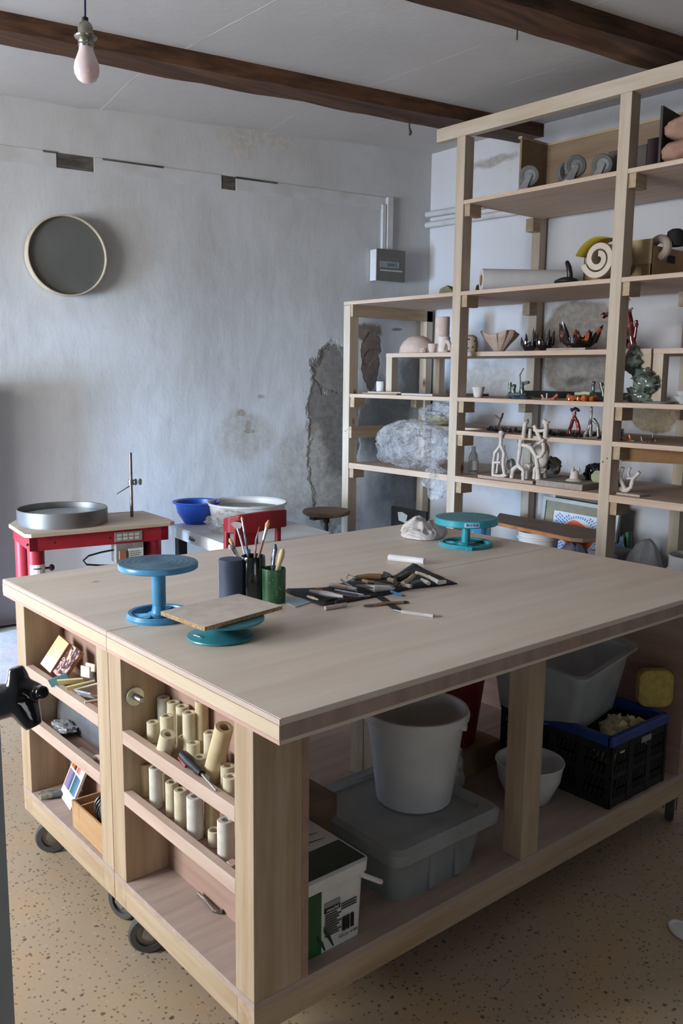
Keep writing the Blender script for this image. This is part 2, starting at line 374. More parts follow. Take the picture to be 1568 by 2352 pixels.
# ceiling beams, hewn and uneven, parallel to the far wall
def beam(name, A, d, length, width, drop, label, seed):
    n = 70; b = MB(); d = Vector(d).normalized(); nn = Vector((-d.y, d.x))
    prof = [(0, .03), (0, -drop * .5), (0, -drop), (width * .33, -drop), (width * .66, -drop), (width, -drop), (width, -drop * .5), (width, .03)]
    for i in range(n + 1):
        t = length * i / n
        for j, (u, z) in enumerate(prof):
            w1 = noise.noise(Vector((t * 3.1, j * .7, seed))) * .012; w2 = noise.noise(Vector((t * 9, j * 1.3, seed + 9))) * .006
            w3 = noise.noise(Vector((t * 4, j * .9, seed + 4))) * .008
            uu = u + (w1 + w2 if j > 2 else w1 * .3); zz = z + (w3 + w2 * .6 if 0 < j < 7 else 0)
            P = Vector(A) + d * t + nn * uu; b.v.append((P.x, P.y, ZC + zz))
    m = len(prof)
    for i in range(n):
        for j in range(m - 1): b.f.append((i * m + j, i * m + j + 1, (i + 1) * m + j + 1, (i + 1) * m + j))
        b.f.append((i * m + m - 1, i * m, (i + 1) * m, (i + 1) * m + m - 1))
    b.f += [tuple(range(m)), tuple(range(n * m + m - 1, n * m - 1, -1))]
    t = thing(name, label, 'beam', (A[0], A[1], ZC), 0)
    b.build('timber', wood('hewn_oak', '6a4a35', '2b1d15', 0, knots=False, sc=.8), t, smooth=True, sharp=50)
    return t
dB = (math.cos(R(-9.6)), math.sin(R(-9.6)))
b1 = beam('ceiling_beam', (-2.9, 3.107), dB, 6.35, .185, .07, 'long dark hewn beam across the ceiling behind the hanging bulb', 1)
b2 = beam('ceiling_beam', (-2.9, 1.742), (math.cos(R(-8.7)), math.sin(R(-8.7))), 6.3, .185, .072, 'dark hewn ceiling beam crossing the top right corner above the tall shelving', 5)
IRON = mat('rusty_iron', '3d3229', '59483a', 30, rough=.7, metal=.4)
p = (2.576,2.35,2.83)
MB().tube([(p[0], p[1], 2.84), (p[0], p[1], 2.79), (p[0], p[1] - .012, 2.765), (p[0], p[1] - .004, 2.75)], [.004, .004, .008, .006], 8).build('iron_hook', IRON, b1, smooth=True)
p = (2.012,1.176,2.83)
MB().tube([(p[0], p[1], 2.84), (p[0], p[1], 2.785)], .003, 6).build('nail', IRON, b2)
# ------------------------------------------------------------------ work tables
H = .86; TH = .05; BZ = .165; DZ = .24
def castor(parent, x, y, rz, z0=FL, r=.05, top=BZ, tm=RUBBER, hm=STEEL, name='castor'):
    M = place((x, y, 0), rz)
    b = MB(); b.box(-.045, .045, -.035, .035, top - .004, top, M)
    for s in (-1, 1): b.add([(-.03, s * .018, top - .004), (.03, s * .018, top - .004), (.045, s * .018, z0 + r), (.02, s * .018, z0 + r - .012)] + [(-.03, s * .021, top - .004), (.03, s * .021, top - .004), (.045, s * .021, z0 + r), (.02, s * .021, z0 + r - .012)],
              [(0, 1, 2, 3), (7, 6, 5, 4), (0, 4, 5, 1), (1, 5, 6, 2), (2, 6, 7, 3), (3, 7, 4, 0)], M)
    f = b.build(name, hm, parent)
    W = M @ Matrix.Translation((.03, 0, z0 + r)) @ Matrix.Rotation(R(90), 4, 'X')
    t = MB().lathe([(r * .62, -.014), (r * .9, -.014), (r, -.009), (r, .009), (r * .9, .014), (r * .62, .014), (r * .62, -.014)], n=30, M=W).build('tyre', tm, f, smooth=True)
    MB().lathe([(0, -.012), (r * .3, -.014), (r * .35, -.008), (r * .62, -.008), (r * .62, .008), (r * .35, .008), (r * .3, .014), (0, .012)], n=20, M=W).build('wheel_hub', DSTEEL, f, smooth=True)
    return f
def worktable(label, y0, y1, ya, yb, near):
    """top from y0 to y1, body from ya to yb"""
    t = thing('work_table', label, 'table', (0, (y0 + y1) / 2, FL))
    L = 1.7486
    top = MB().box(0, L, y0, y1, H - TH, H); top.build('tabletop', TOPW, t, bevel=.0015)
    # pine lipping on the short end, as the photo shows a pale laminated edge
    MB().box(-.003, .0, y0, y1, H - .041, H - .013).build('edge_strip', wood('pine_edge', 'd2c5ae', 'c0ae92', 1), t)
    MB().box(-.0022, .0, y0, y1, H - TH, H - .042).build('edge_strip', wood('pine_edge_pink', 'c9a99a', 'b8968a', 1, knots=False), t); MB().box(-.0022, .0, y0, y1, H - .012, H - .0008).build('edge_strip', wood('pine_edge_grey', 'cdbcb2', 'bba9a0', 1, knots=False), t)
    MB().box(0.0, L, y0 - .0012, y0, H - .041, H - .013).build('edge_strip', wood('pine_edge_side', 'b59e90', '97827a', 2, knots=False, sc=.5), t)
    for (x0, x1) in ((0, .118), (L - .118, L)):
        MB().box(x0, x1, ya, ya + .065, DZ, H - TH).build('leg', pine(2), t, bevel=.0015)
        MB().box(x0, x1, yb - .065, yb, DZ, H - TH).build('leg', pine(2), t, bevel=.0015)
    for yy in (ya, yb - .06): MB().box(.83, .90, yy, yy + .06, DZ, H - TH).build('leg', pine(2), t, bevel=.0015)
    MB().box(0, L, ya, yb, DZ - .015, DZ).build('bottom_deck', PINK0, t)
    MB().box(0, L, ya, ya + .06, BZ, DZ - .015).build('bottom_rail', pine(0), t, bevel=.001)
    MB().box(0, L, yb - .06, yb, BZ, DZ - .015).build('bottom_rail', pine(0), t, bevel=.001)
    for (x0, x1) in ((0.0, .06), (L - .06, L)): MB().box(x0, x1, ya + .06, yb - .06, BZ, DZ - .015).build('bottom_rail', pine(1), t, bevel=.001)
    for (x0, x1, s) in ((.118, .135, 1), (L - .135, L - .118, -1)):
        MB().box(x0, x1, ya, yb, DZ, H - TH).build('back_panel', PINK, t)
        e = 0 if s == 1 else L
        for (z, h) in ((.597, .034), (.443, .034)):
            xa, xb = sorted((e, e + s * .02)); MB().box(xa, xb, ya + .065, yb - .065, z + .001, z + h).build('shelf_lip', wood('poplar_lip', 'c9b5a8', 'b8a192', 1, knots=False), t, bevel=.001)
            xa, xb = sorted((e + s * .02, e + s * .118)); MB().box(xa, xb, ya + .065, yb - .065, z - .012 + .003, z + .006).build('shelf_board', PINK, t)
    for (x, y, rz) in ((.085, yb - .075, 2.6), (.085, ya + .075, 1.9), (L - .06, ya + .06, .5), (L - .08, yb - .06, 2.2)): castor(t, x, y, rz)
    return t
ta = worktable('pale wooden work table nearest the camera, with clay tubes in its end shelves', 0, .6985, .087, .6985, 1)
tb = worktable('pale wooden work table on the far side, pushed against the nearer one, with tile shelves', .7005, 1.397, .7005, 1.306, 0)
# round washer on a bolt through the side of the end shelf
bo = MB().lathe([(0, 0), (.008, 0), (.008, .03), (.006, .034), (0, .034)], n=12, M=place((.031, .624, .712), 0, R(90))).build('bolt', STEEL, ta, smooth=True)
MB().lathe([(0, 0), (.022, 0), (.022, .003), (0, .003)], n=32, M=place((.031, .6248, .712), 0, R(90))).build('washer', mat('zinc', 'c9cdb8', 'b4bcae', rough=.35, metal=.7), bo)
# ------------------------------------------------------------------ clay tubes in the near end shelves
TUBE = [mat('tube_cream', 'd9d0b6', 'cdc3a6', 40, rough=.85, bump=.15), mat('tube_white', 'dcdad4', 'cfccc4', 40, rough=.85, bump=.15), mat('tube_ochre', 'd0c09a', 'c6b590', 30, rough=.85, bump=.15)]
def tube_obj(base, axis, h, m, label, r=.0155, ri=.0085, name='clay_tube', group='hollow clay tubes in the end shelves'):
    z = Vector(axis).normalized(); M = frame((0, 0, 0), z.orthogonal(), z)
    o = MB().lathe([(ri, 0), (r - .001, 0), (r, .0012), (r, h - .0012), (r - .001, h), (ri, h), (ri, .0)], n=24, M=M).build(name, TUBE[m], smooth=True)
    o.location = base; return tag(o, label, 'tube', group)
def up(p, base, m, label, **k):
    x, y, z = p; return tube_obj((x, y, base), (0, 0, 1), z - base, m, label, **k)
U, LO = .6035, .4495
up((0.1,0.613,0.697), U, 1, 'greyish white clay tube at the back left corner of the upper shelf')
up((0.1,0.565,0.7), U, 0, 'cream clay tube second from the left in the back row of the upper shelf')
up((0.098,0.519,0.704), U, 0, 'cream clay tube third from the left in the back row of the upper shelf')
up((0.075,0.449,0.716), U, 0, 'short cream clay tube standing just left of the tallest upright tube')
up((0.1,0.436,0.741), U, 2, 'tallest upright ochre clay tube at the back of the upper shelf')
up((0.06,0.592,0.652), U, 0, 'short cream clay tube at the far left front of the upper shelf')
up((0.055,0.517,0.692), U, 0, 'cream clay tube standing behind the tilted short one, upper shelf')
up((0.075,0.471,0.651), U, 2, 'low ochre clay tube between the tilted short tube and the tall one')
up((0.07,0.424,0.654), U, 0, 'short cream clay tube with open top in the middle of the upper shelf')
up((0.09,0.384,0.686), U, 0, 'cream clay tube behind the big leaning tube on the upper shelf')
up((0.09,0.346,0.65), U, 1, 'pale clay tube standing behind the leaning tube at the right of the upper shelf', r=.014)
up((0.06,0.268,0.658), U, 0, 'cream clay tube near the right post on the upper shelf')
up((0.04,0.226,0.656), U, 0, 'cream clay tube at the right front of the upper shelf, beside the post', r=.0165)
up((0.05,0.364,0.647), U, 0, 'lowest cream clay tube just behind the screwdriver handle')
p = (0.03,0.492,0.612); tube_obj((p[0], p[1], U + .008), (.02, -.38, .95), .062, 0, 'short cream clay tube tipped to the right over the shelf lip', r=.018)
p = (0.05,0.321,0.638); tube_obj((p[0], p[1], U + .006), (.02, -.36, .93), .145, 2, 'long ochre clay tube leaning to the right across the upper shelf', r=.02, ri=.011)
p = (0.035,0.312,0.669); tube_obj((p[0], p[1], U + .012), (-.55, .25, .3), .012, 0, 'thin cream clay ring on edge beside the leaning tube', r=.018, ri=.012, name='clay_ring')
up((0.06,0.636,0.532), LO, 2, 'ochre clay tube at the far left of the middle shelf')
up((0.05,0.567,0.549), LO, 1, 'white clay tube second from the left on the middle shelf')
up((0.085,0.587,0.521), LO, 2, 'ochre clay tube standing at the back of the middle shelf')
up((0.06,0.507,0.532), LO, 0, 'cream clay tube left of the widest open tube on the middle shelf')
up((0.05,0.449,0.538), LO, 0, 'cream clay tube with a wide open top on the middle shelf')
up((0.05,0.388,0.546), LO, 1, 'thick white clay tube in the centre of the middle shelf', r=.0185)
up((0.085,0.374,0.528), LO, 2, 'ochre clay tube at the back right of the middle shelf', r=.017)
up((0.065,0.331,0.485), LO, 0, 'short thin walled cream clay tube on the middle shelf', r=.015, ri=.011)
up((0.045,0.255,0.547), LO, 1, 'white clay tube at the right end of the middle shelf', r=.018)
p = (0.03,0.208,0.476); tag(MB().prism([(-.012, -.008), (.012, -.01), (.01, .009), (-.007, .011)], 0, .026, place((0, 0, 0), .3, .15)).build('clay_shard', BISQ, bevel=.001), 'small pinkish clay shard beside the post on the middle shelf', 'shard').location = (p[0], p[1] + .004, LO + .0018)
# screwdriver over the lip
t = thing('screwdriver', 'black and red handled screwdriver lying on the upper shelf lip', 'screwdriver', (0.02,0.366,0.647))
A = Vector((0.03,0.406,0.634)); B = Vector((0.016,0.301,0.628)); A.z = max(A.z, .644); B.z = .641; d = (B - A)
MB().tube([A, A + d * .08, A + d * .45, A + d * .7, A + d * .85, B], [.008, .0115, .0125, .009, .010, .007], 12).build('handle', BLACK, t, smooth=True)
for k in range(2): MB().tube([A + d * .05 + Vector((-.006 + .001 * k, .004, -.006)), A + d * .5 + Vector((-.010, .004, -.005))], .0042, 8).build('red_grip', mat('red_rubber', 'a03338', rough=.5), t, smooth=True) if k == 0 else None
MB().tube([B, B + d.normalized() * .075 + Vector((0, 0, -.004))], .003, 8).build('blade', STEEL, t, smooth=True)
# hex key on the bottom deck
P = [Vector(p) for p in [(0.107,0.475,0.247),(0.106,0.444,0.247),(0.099,0.392,0.247)]]; e_ = Vector((0.111,0.378,0.245))
o = MB().tube([P[0], P[1], P[2], P[2] + (e_ - P[2]) * .3, e_, e_ + Vector((0.004, .006, .0))], .0045, 6).build('hex_key', DSTEEL, loc=(P[1].x, P[1].y, DZ)); tag(o, 'bent steel hex key lying on the bottom deck of the near table', 'hex key')
# ------------------------------------------------------------------ tiles and bits in the far table's end shelves
def slab(name, c, ex, ey, w, h, th, m, label, cat, group=None, seed=None):
    ex = Vector(ex).normalized(); ey = Vector(ey); ey = (ey - ex * ey.dot(ex)).normalized(); ez = ex.cross(ey)
    M = Matrix(((ex.x, ey.x, ez.x, 0), (ex.y, ey.y, ez.y, 0), (ex.z, ey.z, ez.z, 0), (0, 0, 0, 1)))
    if seed is None: b = MB().box(-w / 2, w / 2, 0, h, -th, 0, M)
    else:
        rr = random.Random(seed); n = 6
        b = MB().prism([(w / 2 * math.cos(2 * math.pi * i / n + .4) * rr.uniform(.75, 1.1), h / 2 + h / 2 * math.sin(2 * math.pi * i / n + .4) * rr.uniform(.75, 1.1)) for i in range(n)], -th, 0, M)
    o = b.build(name, m, bevel=.0008); o.location = c
    return tag(o, label, cat, group)
a = N('yellow_glaze_tile'); co = a.n('ShaderNodeTexCoord').outputs['Object']; s_ = a.n('ShaderNodeSeparateXYZ', i_0=co)
c = a.mix(a.ramp(a.noise(co, 25, 3), .4, .6), lin('d9cba0'), lin('e3d6b4')); c = a.mix(a.ramp(a.math('MULTIPLY_ADD', a.noise(co, 60), .01, s_.outputs[2]), .036, .03), c, lin('e9e6e2')); a.base(c); a.p.inputs['Roughness'].default_value = .3; GT = a.m
a = N('pink_marbled_tile'); co = a.n('ShaderNodeTexCoord').outputs['Object']
wv = a.n('ShaderNodeTexNoise', i_Vector=co, i_Scale=26., i_Detail=2., i_Distortion=2.4).outputs['Fac']
c = a.mix(a.ramp(wv, .44, .46), lin('4a2f33'), lin('c99ba5')); c = a.mix(a.ramp(wv, .52, .55), c, lin('ddd09b')); c = a.mix(a.ramp(wv, .6, .62), c, lin('5a3438')); a.base(c); a.p.inputs['Roughness'].default_value = .3; PT = a.m
TERRA = mat('terracotta', 'c08a66', 'a8744f', 20, rough=.9)
def tile(c, ex, ey, w, h, th, face, label):
    t = slab('glazed_tile', c, ex, ey, w, h, th, face, label, 'tile')
    ex = Vector(ex).normalized(); ey = Vector(ey); ey = (ey - ex * ey.dot(ex)).normalized(); ez = ex.cross(ey)
    M = Matrix(((ex.x, ey.x, ez.x, c[0]), (ex.y, ey.y, ez.y, c[1]), (ex.z, ey.z, ez.z, c[2]), (0, 0, 0, 1)))
    MB().box(-w / 2 - .0005, w / 2 + .0005, 0, h + .0005, -th, -.003, M).build('tile_body', TERRA, t)
p1, p2, p3 = [Vector(p) for p in ((0.012,1.199,0.637), (0.012,1.123,0.635), (0.075,1.207,0.684))]
U2 = .633
tile((p1 + p2) / 2 + Vector((.012, .0, .004)), (0, -1, -.12), (.55, .02, .8), .07, .095, .012, GT, 'square pale yellow glazed tile with a white corner, leaning in the top shelf')
p1, p2 = [Vector(p) for p in ((0.012,1.12,0.635), (0.012,1.041,0.635))]
tile((p1 + p2) / 2 + Vector((.014, 0, .004)), (0, -1, -.15), (.6, -.18, .78), .058, .09, .012, PT, 'marbled pink, yellow and black tile leaning beside the pale yellow one')
# small test tiles lying in a heap
cols = {'w': mat('test_white', 'd9d3c6', 'cdc6b8', rough=.5), 'y': mat('test_yellow', 'd6cd9a', 'c8bf8c', rough=.4), 'b': mat('test_blue', '9aa6b8', 'c6c6c4', 40, rough=.4), 't': mat('test_teal', '5c8793', '527a86', rough=.35), 'k': mat('test_dark', '4b3b34', '5a4a40', rough=.6)}
heap = [((0.03,0.989,0.65), 'y', (1, -.8, .1), .07, .022, 'long pale yellow test tile pointing to the left at the front of the tile heap'),
        ((0.035,0.937,0.653), 'y', (1, -.5, .2), .075, .018, 'narrow yellow green test tile in the middle of the tile heap'),
        ((0.05,0.93,0.644), 'w', (1, -.7, .3), .07, .02, 'long off white test tile sloping in the tile heap'),
        ((0.03,0.899,0.64), 'b', (.4, -1, 0), .055, .022, 'test tile with a blue grey patch at the front of the heap'),
        ((0.055,0.961,0.671), 'w', (.2, -1, .1), .04, .03, 'small upright white box shaped tile at the back of the heap'),
        ((0.05,0.902,0.625), 'w', (.5, -1, .2), .05, .02, 'white test tile next to the middle post on the top shelf'),
        ((0.03,0.861,0.628), 'w', (1, -.2, 0), .045, .02, 'grey white test tile lying flat at the right end of the heap'),
        ((0.08,0.979,0.645), 'k', (.2, -1, .2), .04, .03, 'dark brown tile piece behind the tile heap'),
        ((0.09,1.009,0.659), 'w', (.1, -1, .1), .05, .03, 'rounded pale tile against the back panel of the top shelf')]
for k, (p, c_, ex, w_, h_, lb) in enumerate(heap):
    o = slab('test_tile', (p[0], p[1], max(.606, p[2] - .01)), ex, (-.25, -.2, .35) if k not in (4, 7, 8) else (.1, 0, 1), w_, h_, .005, cols[c_], lb, 'tile', 'test tiles heaped in the top end shelf')
p = (0.012,1.022,0.621)
slab('test_tile', (p[0], p[1], .634), (1, -.9, .55), (-.5, .3, .6), .055, .024, .005, cols['t'], 'teal ended test tile sticking out over the top shelf lip', 'tile', 'test tiles heaped in the top end shelf')
p = (0.03,0.853,0.622); o = MB().blob((0, 0, .012), (.013, .013, .012), 4, .1, 2).build('clay_ring', BISQ, smooth=True); o.location = (p[0], p[1], .604); tag(o, 'small round pinkish clay knob at the right end of the top shelf', 'clay piece')
# grey perforated metal sheet and tools in the middle shelf
gm = mat('galvanised', '8d9094', '7c7f84', 15, rough=.45, metal=.75)
q = [Vector(v) for v in ((0.095,1.324,0.491), (0.095,0.974,0.518))]
t = thing('metal_sheet', 'grey perforated metal sheet leaning against the back of the middle shelf', 'metal sheet', (.09, .97, LO))
M = frame((.083, 1.235, LO + .003), (0, -1, 0), (.12, 0, 1))
b = MB().box(0, .455, -.0012, .0012, 0, .128, M); b.build('panel', gm, t)
b = MB()
for k in range(20): b.box(.16 + k * .0135, .168 + k * .0135, .0008, .0018, .105, .118, M)
for k in range(24): 
    a_ = 2 * math.pi * k / 24; b.box(.34 + .02 * math.cos(a_) - .0025, .34 + .02 * math.cos(a_) + .0025, .0006, .0018, .055 + .02 * math.sin(a_) - .0025, .055 + .02 * math.sin(a_) + .0025, M)
b.build('perforation', mat('hole_dark', '2b2c2e', rough=.9), t)
al = mat('plastic_wrap', '8f9497', 'b9bdc0', 30, rough=.25, bump=.6, metal=.3)
p = (0.05,1.174,0.456)
tag(MB().blob((0, 0, .018), (.03, .05, .014), 3, .35, 3, 26, 14, flat=0).build('crumpled_foil', al, smooth=True, sharp=20), 'crumpled silvery plastic wrapping at the left of the middle shelf', 'wrapping').location = (.055, 1.12, LO + .0015)
slab('wooden_strip', (.05, .935, LO + .006), (.1, -1, 0), (-1, 0, .05), .09, .03, .004, pinepale(1), 'thin pale wooden strip lying in front of the metal sheet', 'strip')
t = thing('metal_clamp', 'small shiny metal clamp beside the middle post on the middle shelf', 'clamp', (.045, .81, LO + .0015))
MB().box(.02, .07, .795, .815, LO + .0015, LO + .012).tube([(.03, .80, LO + .012), (.03, .80, LO + .045)], .005, 8).build('clamp_body', STEEL, t, bevel=.001)
MB().lathe([(0, 0), (.012, 0), (.012, .006), (0, .006)], (.03, .80, LO + .04), 14).build('clamp_knob', STEEL, t, smooth=True)
for k, (x, y, lb) in enumerate(((.04, .87, 'small curled pinkish clay shape on the middle shelf, left of the clamp'), (.07, .845, 'rounded pinkish clay shape on the middle shelf behind the curled one'))):
    o = MB().tube([(-.012, .012, .01), (.006, .014, .011), (.014, 0, .012), (.002, -.012, .01)], [.006, .009, .01, .007], 10).build('clay_piece', BISQ, smooth=True); o.location = (x, y, LO + .0015); tag(o, lb, 'clay piece')
# colour chart tile, small charts, wooden box with cable on the bottom deck
a = N('colour_chart'); co = a.n('ShaderNodeTexCoord').outputs['Object']; s_ = a.n('ShaderNodeSeparateXYZ', i_0=co); gy, gz = s_.outputs[1], s_.outputs[2]
c = lin('e4dfdc')
def swatch(c, y0, y1, z0, z1, ca, cb, cc):
    inr = lambda v, lo_, hi_: a.math('MULTIPLY', a.math('GREATER_THAN', v, lo_), a.math('LESS_THAN', v, hi_))
    m_ = a.math('MULTIPLY', inr(gy, y0, y1), inr(gz, z0, z1))
    f = a.math('MULTIPLY_ADD', a.noise(a.coord((1, 1, 8)), 40, 3), .25, a.ramp(gy, y1, y0, -.12, .88))
    col = a.mix(a.ramp(f, 0, .5), lin(ca), lin(cb)); col = a.mix(a.ramp(f, .5, .8), col, lin(cc)); return a.mix(m_, c, col)
c = swatch(c, .006, .052, .092, .143, 'd07a34', 'c8702c', '2f2b2c'); c = swatch(c, -.050, .0, .092, .143, 'bb4b45', 'd99d94', 'e6e0de')
c = swatch(c, .002, .052, .034, .086, '9c7f9c', '8d87ad', '4a5b99'); c = swatch(c, -.050, -.004, .034, .086, '2e5560', '39707c', '5877b0')
a.base(c); a.p.inputs['Roughness'].default_value = .3
o = MB().box(-.004, .004, -.058, .058, 0, .15).build('colour_chart', a.m, bevel=.001); o.location = (.052, 1.118, DZ + .001); o.rotation_euler = (0, R(24), R(-8)); tag(o, 'white tile with four painted colour swatches leaning on the bottom deck', 'tile')
o = MB().box(-.03, .03, -.018, .018, 0, .008).build('test_strip', a.m, bevel=.001)
o.data.materials[0] = mat('grey_strip', '8f8c7c', '57636b', 60, rough=.6, lo=.48, hi=.52); o.location = (.034, 1.175, DZ + .007); o.rotation_euler = (0, 0, R(-20)); tag(o, 'small test strip with blue grey stripes, upper of two, before the colour chart', 'tile')
o = MB().box(-.03, .03, -.018, .018, 0, .006).build('test_strip', mat('grey_strip2', 'b5aa96', '7c6f60', 60, rough=.6)); o.location = (.034, 1.188, DZ + .001); o.rotation_euler = (0, 0, R(-10)); tag(o, 'small pale test strip lying under the blue grey striped one', 'tile')
t = thing('wooden_box', 'open honey coloured wooden box holding cable on the bottom deck', 'box', (.06, .88, DZ + .001))
HW = wood('honey_wood', 'bf9d76', 'ae8a64', 1, knots=False)
BX0, BX1, BY0, BY1, BZ1 = .012, .112, .768, .975, DZ + .078
b = MB().box(BX0, BX1, BY0, BY1, DZ + .001, DZ + .006).box(BX0, BX0 + .006, BY0, BY1, DZ + .001, BZ1).box(BX1 - .006, BX1, BY0, BY1, DZ + .001, BZ1).box(BX0, BX1, BY0, BY0 + .006, DZ, BZ1).box(BX0, BX1, BY1 - .006, BY1, DZ + .001, BZ1); b.build('box_body', HW, t, bevel=.001)
MB().box(BX0, BX1, .932, .938, DZ + .006, BZ1 - .003).build('divider', HW, t)
b = MB()
for k in range(7):
    rr = .040 - .001 * k; pp = [(.062 + rr * math.cos(u) * .9, .815 + k * .009 + .003 * math.sin(3 * u + k), DZ + .078 + rr * math.sin(u) + .002 * k) for u in [2 * math.pi * q_ / 26 for q_ in range(27)]]
    b.tube(pp, .0042, 7, cap=False)
tag(b.build('cable_coil', BLACK, smooth=True, loc=(.062, .84, DZ + .02)), 'coil of glossy black cable in the honey coloured box', 'cable')
# ------------------------------------------------------------------ things stored under the near table
# rectangular filler tub
t = thing('filler_tub', 'white and green rectangular plastic tub with lid under the near table corner', 'bucket', (.225, .24, DZ))
def rrect(x0, x1, y0, y1, r, n=6):
    P = []
    for (cx_, cy_, a0) in ((x1 - r, y1 - r, 0), (x0 + r, y1 - r, 90), (x0 + r, y0 + r, 180), (x1 - r, y0 + r, 270)):
        for k in range(n + 1): a_ = R(a0 + 90 * k / n); P.append((cx_ + r * math.cos(a_), cy_ + r * math.sin(a_)))
    return P
def loft(sections, close=True):
    b = MB(); n = len(sections[0][0]); 
    for (P, z) in sections: b.v += [(x, y, z) for x, y in P]
    for i in range(len(sections) - 1):
        for k in range(n): j = (k + 1) % n; b.f.append((i * n + k, i * n + j, (i + 1) * n + j, (i + 1) * n + k))
    b.f.append(tuple(range(n - 1, -1, -1)))
    if close: m = len(sections) - 1; b.f.append(tuple(range(m * n, m * n + n)))
    return b
LZ = .425
loft([(rrect(.15, .312, .125, .35, .012), DZ), (rrect(.145, .318, .12, .356, .014), LZ - .03)]).build('tub_body', mat('tub_white', 'e4e4e2', 'd8d8d6', rough=.35), t, smooth=True)
loft([(rrect(.138, .326, .112, .364, .018), LZ - .03), (rrect(.136, .328, .11, .366, .02), LZ - .004), (rrect(.142, .322, .116, .36, .018), LZ)]).build('tub_lid', mat('tub_white', 'e4e4e2'), t, smooth=True)
GR = mat('label_green', '1f5a34', '1b4f2e', rough=.4); TXT = mat('print_grey', '55585a', rough=.6); TXK = mat('print_black', '1c2320', rough=.5)
def yface(x0, x1, z0, z1, y, m, nm, par, th=.0006): return MB().box(x0, x1, y - th, y, z0, z1).build(nm, m, par)
yf = .1213
yface(.148, .196, .245, .392, yf, GR, 'green_label', t, .0022)
yface(.205, .248, .332, .345, yf, TXK, 'logo_patch', t, .0024); yface(.205, .248, .345, .356, yf, mat('logo_grey', '8b9092'), 'logo_patch', t, .0024)
MT = lambda x, z, y=.1185: Matrix.Translation((x, y, z)) @ Matrix.Rotation(R(90), 4, 'X')
text('renoSel', .011, mat('print_white', 'e6e6e6'), MT(.2265, .3385, .1185), t, 'printed_logo')
for k in range(9): yface(.207, .24 + .006 * ((k * 5) % 3), .325 - k * .006, .3272 - k * .006, yf, TXT, 'text_line', t, .0024)
for k in range(3): yface(.252, .296, .336 - k * .006, .338 - k * .006, yf, TXT, 'text_line', t, .0024)
for k in range(12): yface(.256 + k * .003, .2575 + k * .003 + .0008 * (k % 3), .272, .304, yf, TXK, 'barcode', t, .0024) if k % 4 != 3 else None
text('FLR-Nr. 41989', .009, TXK, MT(.272, .262, .1185), t)
for (xx, zz, h_) in ((.222, .27, .05), (.245, .272, .06)):
    MB().prism([(-.0015, 0), (.0015, 0), (.005, h_ * .45), (.003, h_), (-.004, h_ * .8)], 0, .001, Matrix.Translation((xx - .016, .1188, zz - .022)) @ Matrix.Rotation(R(-28), 4, 'Y') @ Matrix.Rotation(R(90), 4, 'X')).build('brush_print', mat('print_green', '1d3d2a'), t)
MB().box(.146, .318, .118, .21, LZ, LZ + .0008).build('lid_print', mat('lid_dark', '17301f', '26352c', 40, rough=.35), t)
for k in range(2): MB().prism([(0, -.004), (.05, -.006), (.06, 0), (.13, 0), (.05, .005), (0, .004)], 0, .0008, place((.17, .25 + .03 * k, LZ), R(-6))).build('lid_print', mat('lid_green', '24352b'), t)
MB().tube([(.30, .1185, .40), (.31, .114, .385), (.36, .11, .352)], [.006, .006, .006], 6).build('handle', mat('tub_white', 'e4e4e2'), t)
# grey storage tote
GT_ = mat('tote_grey', '8b9092', '7c8183', 6, rough=.5); GL_ = mat('tote_lid', '9da2a3', '8c9192', 6, rough=.55)
t = thing('storage_tote', 'grey plastic storage tote with a lid, standing under the white bucket', 'tote', (.6, .33, DZ))
loft([(rrect(.446, .725, .15, .49, .035), DZ), (rrect(.436, .755, .14, .5, .03), .36)]).build('tote_body', GT_, t, smooth=True)
loft([(rrect(.425, .80, .128, .512, .03), .345), (rrect(.42, .805, .123, .517, .035), .375), (rrect(.43, .795, .133, .507, .03), .385), (rrect(.46, .765, .163, .477, .025), .385), (rrect(.465, .76, .168, .472, .025), .376)]).build('tote_lid', GL_, t, smooth=True)
for x in (.55, .64): MB().box(x, x + .02, .141, .15, DZ + .004, .345).build('rib', GT_, t, bevel=.002)
# round bucket on top of it
t = thing('bucket', 'round white plastic bucket with a wire handle, standing on the grey tote', 'bucket', (.665, .315, .377))
MB().lathe([(0, 0), (.092, 0), (.098, .006), (.126, .225), (.138, .228), (.14, .24), (.136, .25), (.129, .25), (.123, .235), (.096, .012), (0, .01)], (.665, .315, .377), 40).build('bucket_body', WHITEP, t, smooth=True)
C0 = Vector((.665, .315, .377)); a1 = R(-62)
E1 = C0 + Vector((.131 * math.cos(a1), .131 * math.sin(a1), .215)); E2 = C0 + Vector((.131 * math.cos(R(118)), .131 * math.sin(R(118)), .215))
MB().tube([E1 + (E2 - E1) * u + Vector((.10, .05, -.12)) * math.sin(math.pi * u) * 1.3 for u in [q_ / 14 for q_ in range(15)]], .0018, 6).build('wire_handle', STEEL, t, smooth=True)
MB().lathe([(0, -.008), (.009, -.008), (.009, .004), (0, .004)], n=12, M=frame(E1, (0, 0, 1), (math.cos(a1), math.sin(a1), 0))).build('handle_boss', WHITEP, t)
# mixing bowl
t = MB().lathe([(0, 0), (.05, 0), (.06, .006), (.09, .07), (.098, .12), (.101, .122), (.1, .125), (.094, .122), (.086, .072), (.055, .012), (0, .008)], n=36).build('mixing_bowl', WHITEP, smooth=True)
t.location = (1.115, .285, DZ); tag(t, 'white plastic mixing bowl half hidden behind the middle table leg', 'bowl')
